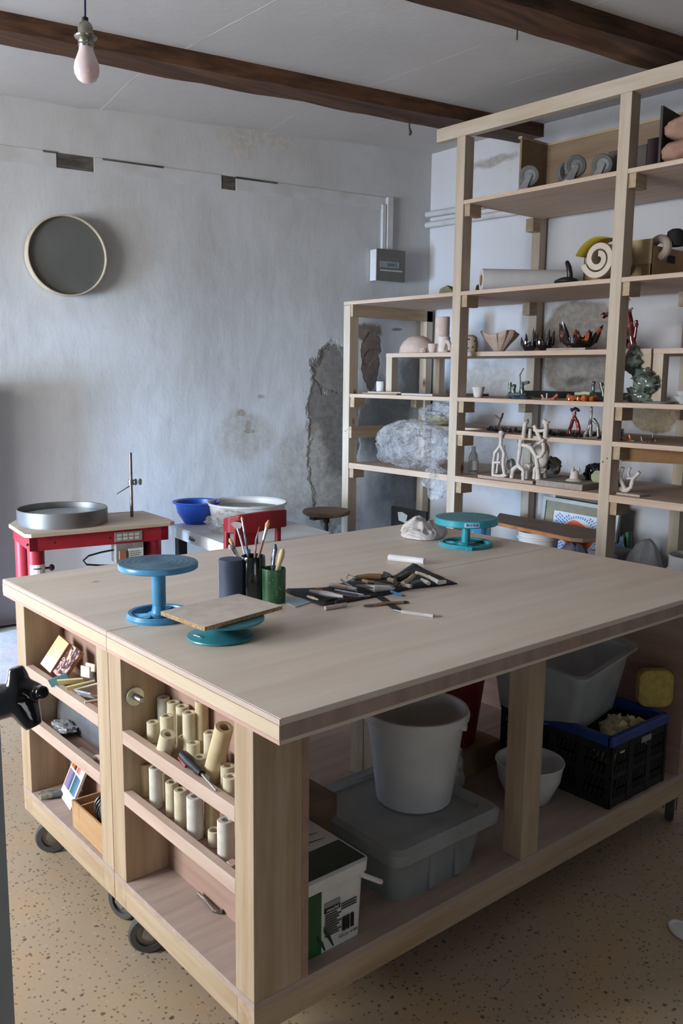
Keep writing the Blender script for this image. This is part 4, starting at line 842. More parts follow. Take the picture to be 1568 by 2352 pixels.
# ------------------------------------------------------------------ far wall: sieve, fuse box, cable duct, bulb
c0 = Vector((1.033,3.261,2.066)); nn = Vector((math.sin(WA) * -1, math.cos(WA), 0)); nn = Vector((-.156, -.988, 0)); xx = Vector((.988, -.156, 0))
nn2 = (nn + Vector((0, 0, -.03))).normalized()
t = thing('clay_sieve', 'large round sieve with a pale wooden rim hanging on the wall', 'sieve', tuple(c0))
M = frame(c0 - nn * .028, xx, nn2)
MB().lathe([(.197, 0), (.201, 0), (.201, .066), (.199, .068), (.195, .068), (.193, .066), (.193, .02), (.197, .02)], n=72, M=M).build('wooden_rim', wood('sieve_rim', 'c3b49d', 'ab9a82', 0, knots=False), t, smooth=True)
a = N('sieve_mesh'); co = a.n('ShaderNodeTexCoord').outputs['Object']; a.base(a.mix(a.ramp(a.noise(co, 3, 4), .35, .7), lin('6b6b66'), lin('5c5c57'))); a.p.inputs['Roughness'].default_value = .6; a.p.inputs['Metallic'].default_value = .3
a.bump(a.noise(co, 600, 1), .3, .001)
MB().lathe([(0, .046), (.194, .046), (.194, .048), (0, .048)], n=72, M=M).build('wire_mesh', a.m, t)
FX = lambda px0, px1: None
A = Vector((2.935,2.99,2.263)); B = Vector((3.153,2.955,2.074))
sa, sb = wl(A.x, A.y, 0), wl(B.x, B.y, 0); sa, sb = max(sa, sb), min(sa, sb)
t = thing('fuse_box', 'grey fuse box with a white side mounted on the wall near the corner', 'fuse box', tuple(MW @ Vector(((sa + sb) / 2, .0, 2.065))))
sl, sr_ = wl(*(2.872,2.919,2.175)[:2], 0), wl(*(3.082,2.886,2.191)[:2], 0)
z0, z1 = (2.974,2.903,2.062)[2], (2.97,2.903,2.25)[2]
MB().box(sr_, sl, .008, .078, z0, z1, MW).build('box_body', mat('fuse_white', 'd2d2d4', 'c8c8ca'), t, bevel=.003)
fr = MB().box(sr_ - .002, sl + .002, .078, .086, z0 - .002, z1 + .002, MW).build('front_cover', mat('fuse_grey', '66665f', '5f5f58', rough=.5), t, bevel=.003)
ww = sl - sr_; mm = lambda u0, u1, v0, v1, m, nm: MB().box(sl - ww * u1, sl - ww * u0, .086, .0885, z0 + (z1 - z0) * v0, z0 + (z1 - z0) * v1, MW).build(nm, m, fr)
mm(.1, .78, .42, .62, mat('fuse_window', '8f9899', '80898b', rough=.2), 'window_strip'); mm(.12, .9, .31, .355, mat('fuse_strip', 'b9bab6'), 'label_strip')
for k in range(6): mm(.36 + .05 * k, .385 + .05 * k, .47, .57, BLACK, 'breaker')
mm(.66, .7, .42, .6, BLACK, 'breaker')
s1, s2 = wl(*(2.976,2.983,2.453)[:2], 0), wl(*(3.038,2.974,2.459)[:2], 0)
o = MB().box(s2, s1 - .02, -.01, .03, z1 - .01, 2.575, MW).box(s1 - .016, s1 + .012, -.01, .022, z1 - .01, 2.53, MW).build('cable_duct', m_rail, bevel=.003, loc=tuple(MW @ Vector((s2, 0, z1)))); tag(o, 'white painted vertical cable duct running down to the fuse box', 'duct')
# painted pipes on the back wall
for k, (zz, lb) in enumerate(((2.505, 'upper white painted pipe running along the back wall behind the tall post'), (2.44, 'lower white painted pipe running along the back wall behind the tall post'))):
    o = MB().tube([(3.315, 2.93, zz), (3.315, 2.2, zz - .01), (3.315, 1.2, zz - .02), (3.315, -.6, zz - .03)], .02, 12).build('wall_pipe', m_rail, smooth=True, loc=(3.315, 1.2, zz)); tag(o, lb, 'pipe')
# bare bulb
x, y, z = (0.081,0.892,2.196)
t = thing('light_bulb', 'bare white bulb in a brass holder hanging on a blue cord from the ceiling', 'lamp', (x, y, z))
BM = N('opal_glass'); BM.base(lin('dcd2d4')); BM.p.inputs['Roughness'].default_value = .12; BM.p.inputs['Subsurface Weight'].default_value = .4; BM.p.inputs['Coat Weight'].default_value = .6
MB().lathe([(0, -.041), (.012, -.039), (.022, -.032), (.0285, -.02), (.030, -.008), (.0285, .004), (.023, .018), (.0175, .032), (.0155, .044), (.0155, .05), (0, .05)], (x, y, z), 32).build('glass_bulb', BM.m, t, smooth=True)
hm = mat('holder_metal', '9b9a8c', '86857a', rough=.3, metal=.85)
MB().lathe([(0, .04), (.017, .04), (.0185, .044), (.017, .049), (.0185, .053), (.018, .058), (.026, .061), (.027, .064), (.0185, .066), (.0175, .072), (.0175, .084), (.0145, .092), (.008, .098), (0, .098)], (x, y, z), 28).build('holder', hm, t, smooth=True)
MB().lathe([(0, .096), (.0075, .096), (.0075, .106), (0, .108)], (x, y, z), 16).build('cord_grip', BLACK, t, smooth=True)
MB().tube([(x, y, z + .104), (x + .002, y - .002, z + .2), (x - .0005, y + .002, z + .4), (x, y, ZC)], .0026, 8).build('cord', mat('blue_cord', '23284f', '2c3260', 200, rough=.8), t, smooth=True)
# ------------------------------------------------------------------ grey machine stand with a black star grip at the left edge
g0 = Vector((-0.609,-0.335,0.773))
t = thing('machine_stand', 'grey metal machine stand with a black three lobed grip at the left edge', 'machine', (g0.x, g0.y, FL))
MS = frame((g0.x, g0.y, 0), (-.76362, .64557, 0), (0, 0, 1))
MB().box(0.0, .14, -.02, .10, FL, 1.25, MS).build('upright', mat('machine_grey', '9aa4ab', '8d979e', 6, rough=.5), t, bevel=.003)
MB().box(-.0, .2, -.06, .14, FL, FL + .03, MS @ Matrix.Translation((.01, 0, 0))).build('foot_plate', mat('machine_grey', '5f666c'), t, bevel=.003)
P = lambda *a: a
b = MB()
b.tube([(-0.592,-0.219,1.093),(-0.573,-0.234,1.097),(-0.557,-0.246,1.102),(-0.545,-0.256,1.105)], [.0215, .0205, .0195, .013], 24)
b.tube([(-0.554,-0.25,1.1),(-0.551,-0.249,1.114),(-0.551,-0.246,1.129),(-0.552,-0.244,1.138)], [.020, .0155, .0115, .0085], 16)
b.tube([(-0.551,-0.25,1.107),(-0.544,-0.255,1.113),(-0.536,-0.263,1.11),(-0.532,-0.267,1.109)], [.017, .014, .0105, .0085], 16)
b.tube([(-0.551,-0.252,1.099),(-0.547,-0.257,1.09),(-0.544,-0.263,1.078),(-0.542,-0.266,1.071)], [.019, .0165, .0125, .0095], 16)
b.tube([(-0.536,-0.263,1.11), (-0.536,-0.282,1.115)], [.0085, .0075], 16)
o = b.build('star_grip', mat('grip_black', '0d0d0f', '131316', rough=.18, coat=.6), t, smooth=True)
m_ = o.modifiers.new('fuse', 'REMESH'); m_.mode = 'VOXEL'; m_.voxel_size = .0016; m_.use_smooth_shade = True
m_ = o.modifiers.new('soft', 'SMOOTH'); m_.iterations = 6; m_.factor = .6
# ------------------------------------------------------------------ red potter's wheel by the far wall
RED = mat('red_enamel', '9c2430', '8c1f2a', 14, rough=.38)
O = Vector((.499, 2.542, 0)); ex = Vector((.988, -.156, 0)); MR = frame(O, ex, (0, 0, 1))
t = thing('potters_wheel', 'red metal potter\'s wheel with a pale wooden tray standing by the far wall', 'potters wheel', (.8, 2.75, .16))
tray = MB().prism([(.02, 0), (.67, .03), (.695, .05), (.70, .13), (.67, .44), (.06, .47), (-.012, .32), (-.005, .02)], .757, .775, MR).build('tray', wood('tray_wood', 'cbb9a8', 'b49f8a', 0, knots=False), t, bevel=.003)
b = MB().box(.02, .66, .04, .075, .69, .757, MR).box(.02, .66, .37, .405, .69, .757, MR).box(.02, .055, .04, .405, .69, .757, MR).box(.625, .66, .04, .405, .69, .757, MR)
b.build('frame', RED, t, bevel=.003)
for (lx, ly) in ((.055, .085), (.60, .085), (.055, .36), (.60, .36)):
    MB().lathe([(0, .16), (.037, .16), (.037, .70), (0, .70)], n=28, M=MR @ Matrix.Translation((lx, ly, 0))).build('leg', RED, t, smooth=True)
for (sx_, sy_) in ((.13, .043), (.38, .043), (.012, .1)): MB().lathe([(0, -.004), (.006, -.004), (.006, 0), (0, 0)], n=12, M=MR @ Matrix.Translation((sx_, .04, .722)) @ Matrix.Rotation(R(90), 4, 'X')).build('bolt', STEEL, t)
b = MB()
for k in range(7): a1 = R(-150 + k * 17); a2 = R(-150 + (k + 1) * 17); b.prism([(.055 + r_ * math.cos(q_), .085 + r_ * math.sin(q_)) for r_, q_ in ((.0372, a1), (.038, a1), (.038, a2), (.0372, a2))], .575, .625, MR)
b.build('sticker', mat('sticker_white', 'dcdfdf'), t)
b = MB()
for k in range(6): a1 = R(-122 + k * 9); b.prism([(.055 + r_ * math.cos(q_), .085 + r_ * math.sin(q_)) for r_, q_ in ((.038, a1), (.0385, a1), (.0385, a1 + .1), (.038, a1 + .1))], .604, .611, MR)
b.build('sticker_print', TXK, t)
for zz in (.53, .60):
    MB().tube([MR @ Vector((.09, .085, zz)), MR @ Vector((.115, .085, zz))], .006, 8).build('clamp_screw', RED, t)
    MB().lathe([(0, 0), (.014, .002), (.016, .012), (.010, .02), (0, .02)], n=16, M=frame(MR @ Vector((.112, .085, zz)), (0, 0, 1), ex)).build('clamp_knob', BLACK, t, smooth=True)
# splash ring and wheel head
x, y = .755, .0; cx_, cy_ = .755, 2.756
MB().lathe([(.205, .775), (.2055, .845), (.2035, .847), (.200, .845), (.200, .778), (.205, .775)], (cx_, cy_, 0), 72).build('splash_ring', mat('ring_metal', '8b8783', '7c7a78', 5, rough=.35, metal=.75), t, smooth=True)
MB().lathe([(0, .776), (.185, .776), (.188, .78), (.188, .812), (.184, .817), (0, .817)], (cx_, cy_, 0), 60).build('wheel_head', mat('head_grey', '8f979c', '9ba3a8', 8, rough=.45, metal=.2), t, smooth=True)
# control box
b = MB().box(.40, .535, .03, .10, .60, .69, MR).build('control_box', mat('box_grey', '7f7c75', '6f6c66', 30, rough=.6), t, bevel=.004)
MB().box(.46, .53, .027, .031, .615, .665, MR).build('rating_label', mat('label_white', 'c9cbcc'), b)
for k in range(4): MB().box(.467, .52 - .008 * (k % 2), .026, .0275, .623 + .009 * k, .6255 + .009 * k, MR).build('text_line', TXT, b)
MB().box(.415, .448, .022, .032, .618, .658, MR).build('switch', mat('switch_orange', 'a0694f', '8c5a44'), b, bevel=.002)
MB().box(.40, .53, .036, .0405, .70, .745, MR).build('type_plate', mat('plate_grey2', '8a8880', '77756e'), t)
b = MB()
for r_ in range(2):
    for k in range(4): b.box(.41 + .028 * k, .432 + .028 * k, .0352, .0362, .708 + .017 * r_, .720 + .017 * r_, MR)
b.build('type_plate_print', mat('print_pale', 'b4b3ad'), t)
MB().lathe([(0, 0), (.028, 0), (.03, .05), (0, .05)], n=20, M=MR @ Matrix.Translation((.47, .07, .55))).build('motor_boss', DSTEEL, t, smooth=True)
MB().box(.50, .60, .09, .24, .56, .69, MR).build('motor_housing', BLACKM, t, bevel=.01)
MB().tube([MR @ Vector(v) for v in ((.40, .06, .66), (.34, .055, .655), (.28, .05, .645), (.255, .05, .625), (.27, .05, .605), (.33, .05, .595), (.40, .055, .588), (.45, .06, .585))], .0045, 8).build('cable', BLACK, t, smooth=True)
# gauge rod
x, y = 1.091, 2.72
t = thing('centring_gauge', 'thin upright steel rod with a clamp and pointer on the red wheel\'s tray', 'gauge', (x, y, .775))
MB().tube([(x, y, .775), (x, y, 1.092)], .0078, 12).build('rod', mat('rod_steel', '6f6257', '877c70', 30, rough=.45, metal=.8), t, smooth=True)
zc = (1.098,2.72,0.947)[2]
MB().lathe([(0, 0), (.014, 0), (.014, .026), (0, .026)], (x, y, zc - .013), 16).build('clamp', STEEL, t, smooth=True)
v0 = Vector((x, y, zc)); dr = Vector((.76, -.64, .05)).normalized()
MB().tube([v0, v0 + dr * .03], .005, 8).build('clamp_screw', STEEL, t)
for q_ in (.022, .045): MB().lathe([(0, -.006), (.012, -.007), (.018, 0), (.012, .007), (0, .006)], n=14, M=frame(v0 + dr * q_, (0, 0, 1), dr)).build('wing_nut', STEEL, t, smooth=True)
MB().tube([v0 + Vector((0, 0, -.014)), v0 + Vector((-.055, .046, -.06))], [.0032, .0022], 8).build('pointer', IRON, t, smooth=True)
# ------------------------------------------------------------------ white potter's wheel
t = thing('potters_wheel', 'white plastic potter\'s wheel with a big round basin behind the red chair', 'potters wheel', (1.7, 2.6, .16))
MWh = frame((1.346, 2.283, 0), (.99, -.11, 0), (0, 0, 1))
tb_ = loft([(rrect(0, .62, 0, .66, .03), .615), (rrect(-.004, .624, -.004, .664, .034), .63), (rrect(-.004, .624, -.004, .664, .034), .668), (rrect(.004, .616, .004, .656, .03), .675)]); tb_.v = [tuple(MWh @ Vector(p)) for p in tb_.v]
tb_.build('table_body', mat('wheel_white', 'd4d4d4', 'c6c6c8', 6, rough=.5), t, smooth=True)
text('Aider', .034, mat('ink_dark', '2b2d30'), MWh @ Matrix.Translation((-.0045, .36, .642)) @ Matrix.Rotation(R(-90), 4, 'Z') @ Matrix.Rotation(R(90), 4, 'X'), t, ext=.0012)
for (lx, ly) in ((.04, .06), (.57, .06), (.04, .6), (.57, .6)): MB().box(lx - .025, lx + .025, ly - .025, ly + .025, .16 if lx < .3 or 1 else FL, .615, MWh).build('leg', BLACKM, t, bevel=.003)
bx, by = 1.76, 2.70; zr_ = (1.859,2.7,0.795)[2]
bas = MB().lathe([(0, .676), (.185, .676), (.19, .69), (.195, zr_ - .06), (.197, zr_ - .058), (.205, zr_ - .012), (.214, zr_ - .008), (.216, zr_ + .002), (.210, zr_ + .004), (.2, zr_ - .004), (.193, zr_ - .04), (0, zr_ - .045)], (bx, by, 0), 64).build('splash_basin', mat('basin_white', 'd9d9d8', 'c9c8c6', 8, rough=.45), t, smooth=True)
MB().lathe([(0, zr_ - .044), (.186, zr_ - .044), (.186, zr_ - .030), (0, zr_ - .030)], (bx, by, 0), 60).build('slurry_surface', mat('slurry', '8e9090', '7d7f80', 10, rough=.5, bump=.4), t, smooth=True)
for k in range(2): MB().box(-.045, .045, -.008, .008, 0, .006, place((bx - .05 + .1 * k, by - .07 + .03 * k, zr_ - .030), R(-40 + 6 * k))).build('wheel_bat_clip', WHITEP, bas)
# blue bowl, plastic bag, blue sack underneath
cb = (1.56,2.89,0.675)
t = MB().lathe([(0, 0), (.062, 0), (.07, .006), (.104, .06), (.113, .108), (.128, .112), (.13, .12), (.122, .122), (.108, .116), (.098, .062), (.062, .012), (0, .01)], n=44).build('wash_bowl', mat('bowl_blue', '1f4fb5', '1b45a0', 5, rough=.35), smooth=True); t.location = cb; tag(t, 'bright blue plastic bowl standing on the white potter\'s wheel', 'bowl')
BAG = N('thin_plastic'); co = BAG.n('ShaderNodeTexCoord').outputs['Object']; tr = BAG.n('ShaderNodeBsdfTransparent')
mxs = BAG.n('ShaderNodeMixShader', i_0=BAG.ramp(BAG.noise(co, 12, 5, .7), .34, .66, .12, .55)); BAG.t.links.new(tr.outputs[0], mxs.inputs[1]); BAG.t.links.new(BAG.p.outputs[0], mxs.inputs[2]); BAG.t.links.new(mxs.outputs[0], BAG.out.inputs[0])
BAG.base(lin('dcdcde')); BAG.p.inputs['Roughness'].default_value = .3; BAG.bump(BAG.n('ShaderNodeTexNoise', i_Vector=co, i_Scale=11., i_Detail=5., i_Distortion=2.5).outputs['Fac'], 1, .05)
def bag(c, r, seed, label, name='plastic_bag', m=None, amp=.35, fr=2.2, flat=0.):
    o = MB().blob((0, 0, r[2] * .9), r, seed, amp, fr, 48, 30, flat=flat).build(name, m or BAG.m, smooth=True, sharp=22); o.location = c; return tag(o, label, 'bag')
bag((1.545, 2.585, .677), (.085, .10, .055), 3, 'crumpled clear plastic bag on the white potter\'s wheel behind the brushes')
t = MB().blob((0, 0, .2), (.17, .15, .22), 5, .12, 2, 24, 16, flat=0).build('blue_sack', mat('sack_blue', '1e2c5c', '182349', 10, rough=.6, bump=.4), smooth=True); t.location = (1.62, 2.5, .16); tag(t, 'dark blue sack lying under the white potter\'s wheel', 'sack')
o = MB().tube([MW @ Vector((x_, .05 + .01 * math.sin(x_ * 5), .167)) for x_ in [1.0 + .1 * k for k in range(40)]], .006, 6).build('floor_cable', BLACK, smooth=True, loc=tuple(MW @ Vector((3, .05, .16)))); tag(o, 'thin black cable lying along the foot of the far wall', 'cable')
# ------------------------------------------------------------------ red chair
t = thing('chair', 'red painted wooden chair with curved backrest behind the brush pots', 'chair', (1.25, 1.97, FL))
CR = mat('chair_red', '96222a', '851c24', 10, rough=.38)
path = [Vector(p) for p in ((1.125,1.93,0.823), (1.111,1.87,0.849), (1.135,1.835,0.868), (1.202,1.82,0.875), (1.274,1.81,0.871), (1.357,1.81,0.861))]
b = MB(); zt, zb = .905, .84
for i, p in enumerate(path):
    tt = (path[min(i + 1, 5)] - path[max(i - 1, 0)]); tt.z = 0; tt.normalize(); n_ = Vector((-tt.y, tt.x, 0)) * .010
    lo_ = .812 + .012 * (i > 3); hi_ = (.868, .882, .893, .899, .902, .900)[i]
    b.v += [tuple(Vector((p.x, p.y, lo_)) - n_), tuple(Vector((p.x, p.y, hi_)) - n_), tuple(Vector((p.x, p.y, hi_)) + n_), tuple(Vector((p.x, p.y, lo_)) + n_)]
for i in range(5):
    for k in range(4): b.f.append((i * 4 + k, i * 4 + (k + 1) % 4, i * 4 + 4 + (k + 1) % 4, i * 4 + 4 + k))
b.f += [(3, 2, 1, 0), (20, 21, 22, 23)]
b.build('back_rail', CR, t, bevel=.006, subsurf=0)
MB().prism([(-.055, 0), (.055, 0), (.06, .36), (.045, .40), (-.05, .40)], -.007, .007, frame((path[2].lerp(path[3], .35).x, path[3].y + .008, .47), (1, -.12, 0), (0, -1, 0)) ).build('splat', CR, t, bevel=.003)
pl_, pr_ = path[0] + Vector((.01, .0, 0)), path[5] + Vector((-.03, .014, 0))
for p in (pl_, pr_): MB().tube([(p.x, p.y + .03, FL), (p.x, p.y + .015, .45), (p.x, p.y, .85)], [.014, .017, .013], 10).build('back_post', CR, t, smooth=True)
MB().prism([(1.06, 1.88), (1.36, 1.80), (1.42, 2.13), (1.38, 2.2), (1.12, 2.26), (1.06, 2.2)], .455, .475).build('seat', CR, t, bevel=.008)
for (lx, ly) in ((1.13, 2.2), (1.37, 2.13)): MB().tube([(lx, ly, .16 if ly > 2.27 else FL), (lx - .005, ly - .01, .456)], [.013, .017], 10).build('front_leg', CR, t, smooth=True)
MB().tube([(pl_.x, pl_.y + .02, .25), (1.13, 2.2, .25)], .009, 8).build('stretcher', CR, t, smooth=True); MB().tube([(pr_.x, pr_.y + .02, .25), (1.37, 2.13, .25)], .009, 8).build('stretcher', CR, t, smooth=True)
# ------------------------------------------------------------------ stool
x, y, z = 2.33, 2.72, .70
t = thing('stool', 'round brown wooden stool standing against the far wall beside the shelving', 'stool', (x, y, .16))
SWD = wood('stool_wood', '8d7866', '6f5d4d', 0, knots=False)
MB().lathe([(0, z - .028), (.125, z - .028), (.137, z - .02), (.14, z - .008), (.134, z), (0, z)], (x, y, 0), 40).build('seat', SWD, t, smooth=True)
MB().box(x - .11, x + .11, y - .02, y + .02, z - .05, z - .028).build('seat_bracket', IRON, t)
MB().tube([(x, y, .44), (x, y, z - .03)], .012, 10).build('screw_post', IRON, t, smooth=True)
MB().lathe([(0, z - .075), (.02, z - .075), (.02, z - .045), (0, z - .045)], (x, y, 0), 12).build('collar', IRON, t)
for k in range(3):
    a_ = R(90 + 120 * k); MB().tube([(x, y, .46), (x + .1 * math.cos(a_), y + .1 * math.sin(a_), .42), (x + .16 * math.cos(a_), y + .16 * math.sin(a_), .16)], .011, 8).build('leg', IRON, t, smooth=True)
# ------------------------------------------------------------------ tall shelving
t = thing('shelving_unit', 'tall open shelving built of pale pine posts and boards along the back wall', 'shelving', (2.98, 1.4, FL))
X0, XF, XBK = 2.628, 2.698, 3.32
YP = [(2.877, 2.935), (1.993, 2.05), (1.043, 1.10), (.10, .157)]
for i, (ya, yb) in enumerate(YP):
    top = 2.693 if i else 1.895
    MB().box(X0, XF, ya, yb, FL if i else .16, top).build('post', pinepale(2), t, bevel=.002)
    yc = ya - .015 if i == 0 else ya
    MB().box(XBK - .055, XBK, yc - .005, yc + .052, FL if i else .16, top).build('back_post', pinepale(2), t, bevel=.002)
MB().box(X0 - .002, X0 + .043, .0, 2.195, 2.693, 2.76).build('top_rail', pinepale(1), t, bevel=.002)
BH = {'A': (2.355, 2.375), 'B': (1.897, 1.917), 'D': (1.347, 1.368), 'E': (1.17, 1.192), 'F': (.915, .948)}
for k, (z0, z1) in BH.items():
    y1 = 1.985 if k == 'A' else (2.60 if k == 'E' else 2.873)
    if k == 'B':
        MB().box(X0, XF - .0, 2.05, 2.935, z0, z1).box(XF, XBK - .06, 2.05, 2.87, z0, z1).build('shelf_board', ply(1), t, bevel=.001)
        MB().box(X0 + .001, XF, 1.10, 1.993, z0, z1).box(XF, XBK - .06, .16, 2.05, z0, z1).box(X0 + .001, XF, .157, 1.043, z0, z1).build('shelf_board', ply(1), t, bevel=.001)
    else:
        b = MB().box(XF if k != 'E' else 2.87, XBK - .06, 1.993 if k == 'E' else .05, y1, z0, z1)
        if k == 'E': b.box(XF, XBK - .06, .05, 1.993, z0, z1)
        b = b.box(X0 + .001, XF, 1.10, 1.993, z0, z1).box(X0 + .001, XF, .157, 1.043, z0, z1)
        if y1 > 2.1 and k != 'E': b.box(X0 + .001, XF, 2.05, y1, z0, z1)
        b.build('shelf_board', ply(1), t, bevel=.001)
    for i, (ya, yb) in enumerate(YP):
        if k == 'A' and i == 0: continue
        h_ = .07
        if i == 0 and k in 'BE': MB().box(X0 + .005, XBK - .0, ya - .02, ya, z0 - h_, z0).build('cleat', pine(0), t)
        else: MB().box(X0 + .012, XF + .03, ya - .035, ya, z0 - h_ * .85, z0).build('cleat', pine(0), t)
        if i or k not in 'BE': MB().box(XBK - .12, XBK - .056, ya - .005, ya + .045, z0 - h_, z0).build('cleat', pine(0), t)
# brown hardboard brace under the right hand shelf
MB().box(X0 + .07, 3.2, 1.02, 1.032, 1.10, 1.165).build('brace', wood('hardboard', '8a6a4a', '7a5c3e', 0, knots=False), t) if False else None
b = MB(); q = [Vector(p) for p in ((2.64,0.996,1.14), (2.64,0.992,1.081))]
b.add([(2.70, 1.035, 1.168), (2.70, 1.035, 1.10), (3.05, .20, 1.10), (3.05, .20, 1.168), (2.715, 1.041, 1.168), (2.715, 1.041, 1.10), (3.065, .206, 1.10), (3.065, .206, 1.168)], [(0, 1, 2, 3), (7, 6, 5, 4), (0, 4, 5, 1), (1, 5, 6, 2), (2, 6, 7, 3), (3, 7, 4, 0)])
b.build('diagonal_brace', wood('hardboard', '9a7650', '87653f', 1, knots=False), t)
for (px_, p) in enumerate(((2.627,1.063,1.114), (2.627,1.085,1.096), (2.627,2.906,1.14), (2.628,2.89,1.149))): MB().lathe([(0, -.001), (.0035, -.001), (.0035, .0005), (0, .0005)], n=10, M=frame(p, (0, 0, 1), (-1, 0, 0))).build('screw', IRON, t)
# loose risers standing on board D
def riser(label, ya, yb):
    t = thing('shelf_riser', label, 'riser', (3.0, (ya + yb) / 2, 1.368))
    MB().box(2.778, 3.24, ya, yb, 1.587, 1.611).build('riser_top', ply(1), t, bevel=.001)
    for yy in (ya, yb - .05):
        MB().box(2.78, 2.83, yy, yy + .05, 1.3685, 1.587).build('leg', pinepale(2), t, bevel=.001); MB().box(3.19, 3.24, yy, yy + .05, 1.3685, 1.587).build('leg', pinepale(2), t, bevel=.001)
riser('long low wooden riser carrying bisque pots and flame bowls above the fourth board', .965, 2.715); riser('second wooden riser at the right edge, beside the long one', .06, .955)
# ---- top board
zA = 2.3755
t = thing('plywood_box', 'shallow open fronted plywood box at the back of the top shelf', 'box', (3.1, 1.2, zA))
PB_ = wood('box_ply', '94806a', '806c56', 1, knots=False)
MB().box(3.05, 3.062, .3, 1.81, zA, zA + .30).box(2.84, 3.05, 1.798, 1.81, zA, zA + .30).build('box_panel', PB_, t); MB().box(2.84, 3.05, .3, 1.798, zA, zA + .01).build('box_floor', PB_, t); MB().box(3.045, 3.068, .3, 1.81, zA + .30, zA + .312).box(2.83, 3.05, 1.792, 1.816, zA + .30, zA + .312).build('edge_strip', pine(1), t)
GRB = mat('castor_tyre', '6f6f6f', '5f5f60', rough=.6); CHR = mat('castor_chrome', 'b5b6b8', '9a9b9d', rough=.3, metal=.6)
for k, (x, y, a_, lb) in enumerate(((2.70, 1.675, -.9, 'loose castor standing alone at the left of the top shelf'), (2.77, 1.50, -.4, 'second loose castor from the left on the top shelf, half hidden'), (2.69, 1.40, -.75, 'largest looking loose castor in front of the plywood box'), (2.77, 1.31, -1.0, 'rightmost loose castor, behind the largest one on the top shelf'))):
    zz = zA + (.011 if x > 2.84 else 0)
    t = thing('loose_castor', lb, 'castor', (x, y, zz), 0, 'spare castors on the top shelf'); M = place((x, y, zz), a_)
    MB().box(-.045, .045, -.035, .035, 0, .004, M).build('mounting_plate', CHR, t)
    b = MB(); b.lathe([(0, .004), (.024, .004), (.024, .014), (0, .018)], n=20, M=M)
    for s in (-1, 1): b.prism([(-.02, .012), (.022, .012), (.045, .075), (.03, .085), (.005, .05)], s * .019 - .0015, s * .019 + .0015, M @ Matrix.Rotation(R(90), 4, 'X'))
    b.build('fork', CHR, t)
    W = M @ Matrix.Translation((.033, 0, .078)) @ Matrix.Rotation(R(90), 4, 'X')
    MB().lathe([(.03, -.013), (.045, -.013), (.05, -.008), (.05, .008), (.045, .013), (.03, .013), (.03, -.013)], n=30, M=W).build('tyre', GRB, t, smooth=True)
    MB().lathe([(0, -.013), (.012, -.015), (.014, -.008), (.03, -.009), (.03, .009), (.014, .008), (.012, .015), (0, .013)], n=20, M=W).build('wheel_hub', CHR, t, smooth=True)
def simple(name, mb, m, loc, label, cat, rz=0, group=None, **k):
    o = mb.build(name, m, **k); o.location = loc; o.rotation_euler = (0, 0, rz); return tag(o, label, cat, group)
simple('storage_box', MB().box(-.06, .06, -.10, .10, 0, .15), mat('box_dim', '57504a', '4c4641'), (2.95, 1.22, zA + .011), 'dark grey box standing in the plywood box behind the castors', 'box', bevel=.002)
simple('storage_box', MB().box(-.06, .06, -.07, .07, 0, .16), mat('box_maroon', '3a1c22', '30171c'), (2.92, 1.03, zA + .011), 'dark maroon box on the top shelf beside the tall post', 'box', bevel=.002)
simple('dark_board', MB().box(-.10, .10, -.006, .006, 0, .25), mat('panel_brown', '37302a', '2e2823', rough=.6), (2.80, .955, zA), 'upright dark brown board beside the folded pink fabric on the top shelf', 'board', rz=R(8), bevel=.001)
PKF = mat('pink_fabric', 'a98574', '967264', 14, rough=.9, bump=.3)
for k, (zz, lb) in enumerate(((.055, 'lower folded pink cloth bundle at the right end of the top shelf'), (.155, 'upper rolled pink striped cloth bundle at the right end of the top shelf'))):
    b = MB(); b.blob((0, 0, 0), (.09, .16, .056), 8 + k, .14, 1.6, 40, 26)
    simple('cloth_bundle', b, PKF, (2.76, .80 - .01 * k, zA + zz), lb, 'cloth', smooth=True)
# ---- board B
zB = 1.9175
sc_ = mat('olive_ceramic', '8b8668', '77735a', 20, rough=.7, bump=.4)
simple('ceramic_shard', MB().add([(-.05, 0, 0), (.05, .01, 0), (.055, -.0, .03), (.01, 0, .055), (-.03, .005, .045), (-.045, .03, 0), (.05, .04, 0), (.04, .035, .035), (0, .035, .05)], [(0, 1, 2, 3, 4), (5, 8, 7, 6), (0, 5, 6, 1), (1, 6, 7, 2), (2, 7, 8, 3), (3, 8, 5, 4), (4, 5, 0)]), sc_, (2.75, 2.19, zB), 'angular olive ceramic piece on the second board, left of the tall post', 'ceramic', rz=R(120), bevel=.004)
simple('ceramic_shard', MB().blob((0, 0, .025), (.03, .03, .03), 4, .3, 2, flat=0), sc_, (2.82, 2.02, zB), 'small olive ceramic lump beside the open end of the paper roll', 'ceramic', smooth=True)
pa = Vector((2.72,1.935,1.992)); pbb = Vector((3.08,1.663,2.0))
t = thing('paper_roll', 'large white paper roll lying on the second board', 'paper roll', (pa.x, pa.y, zB))
rR = 0.0592; pa.z = zB + rR; pbb.z = zB + rR; ax_ = (pbb - pa).normalized(); LL = (pbb - pa).length
Mr = frame(pa, (0, 0, 1), ax_); MB().lathe([(.030, 0), (rR, 0), (rR, LL), (.030, LL), (.030, 0)], n=44, M=Mr).build('paper', mat('paper_roll', 'd3d2d4', 'cbcacc', rough=.7), t, smooth=True)
MB().lathe([(.026, -.001), (.0302, -.001), (.0302, LL), (.026, LL), (.026, -.001)], n=32, M=Mr).build('cardboard_core', CARD, t, smooth=True)
cc = Vector((2.72,1.398,1.925))
t = MB(); P_ = []
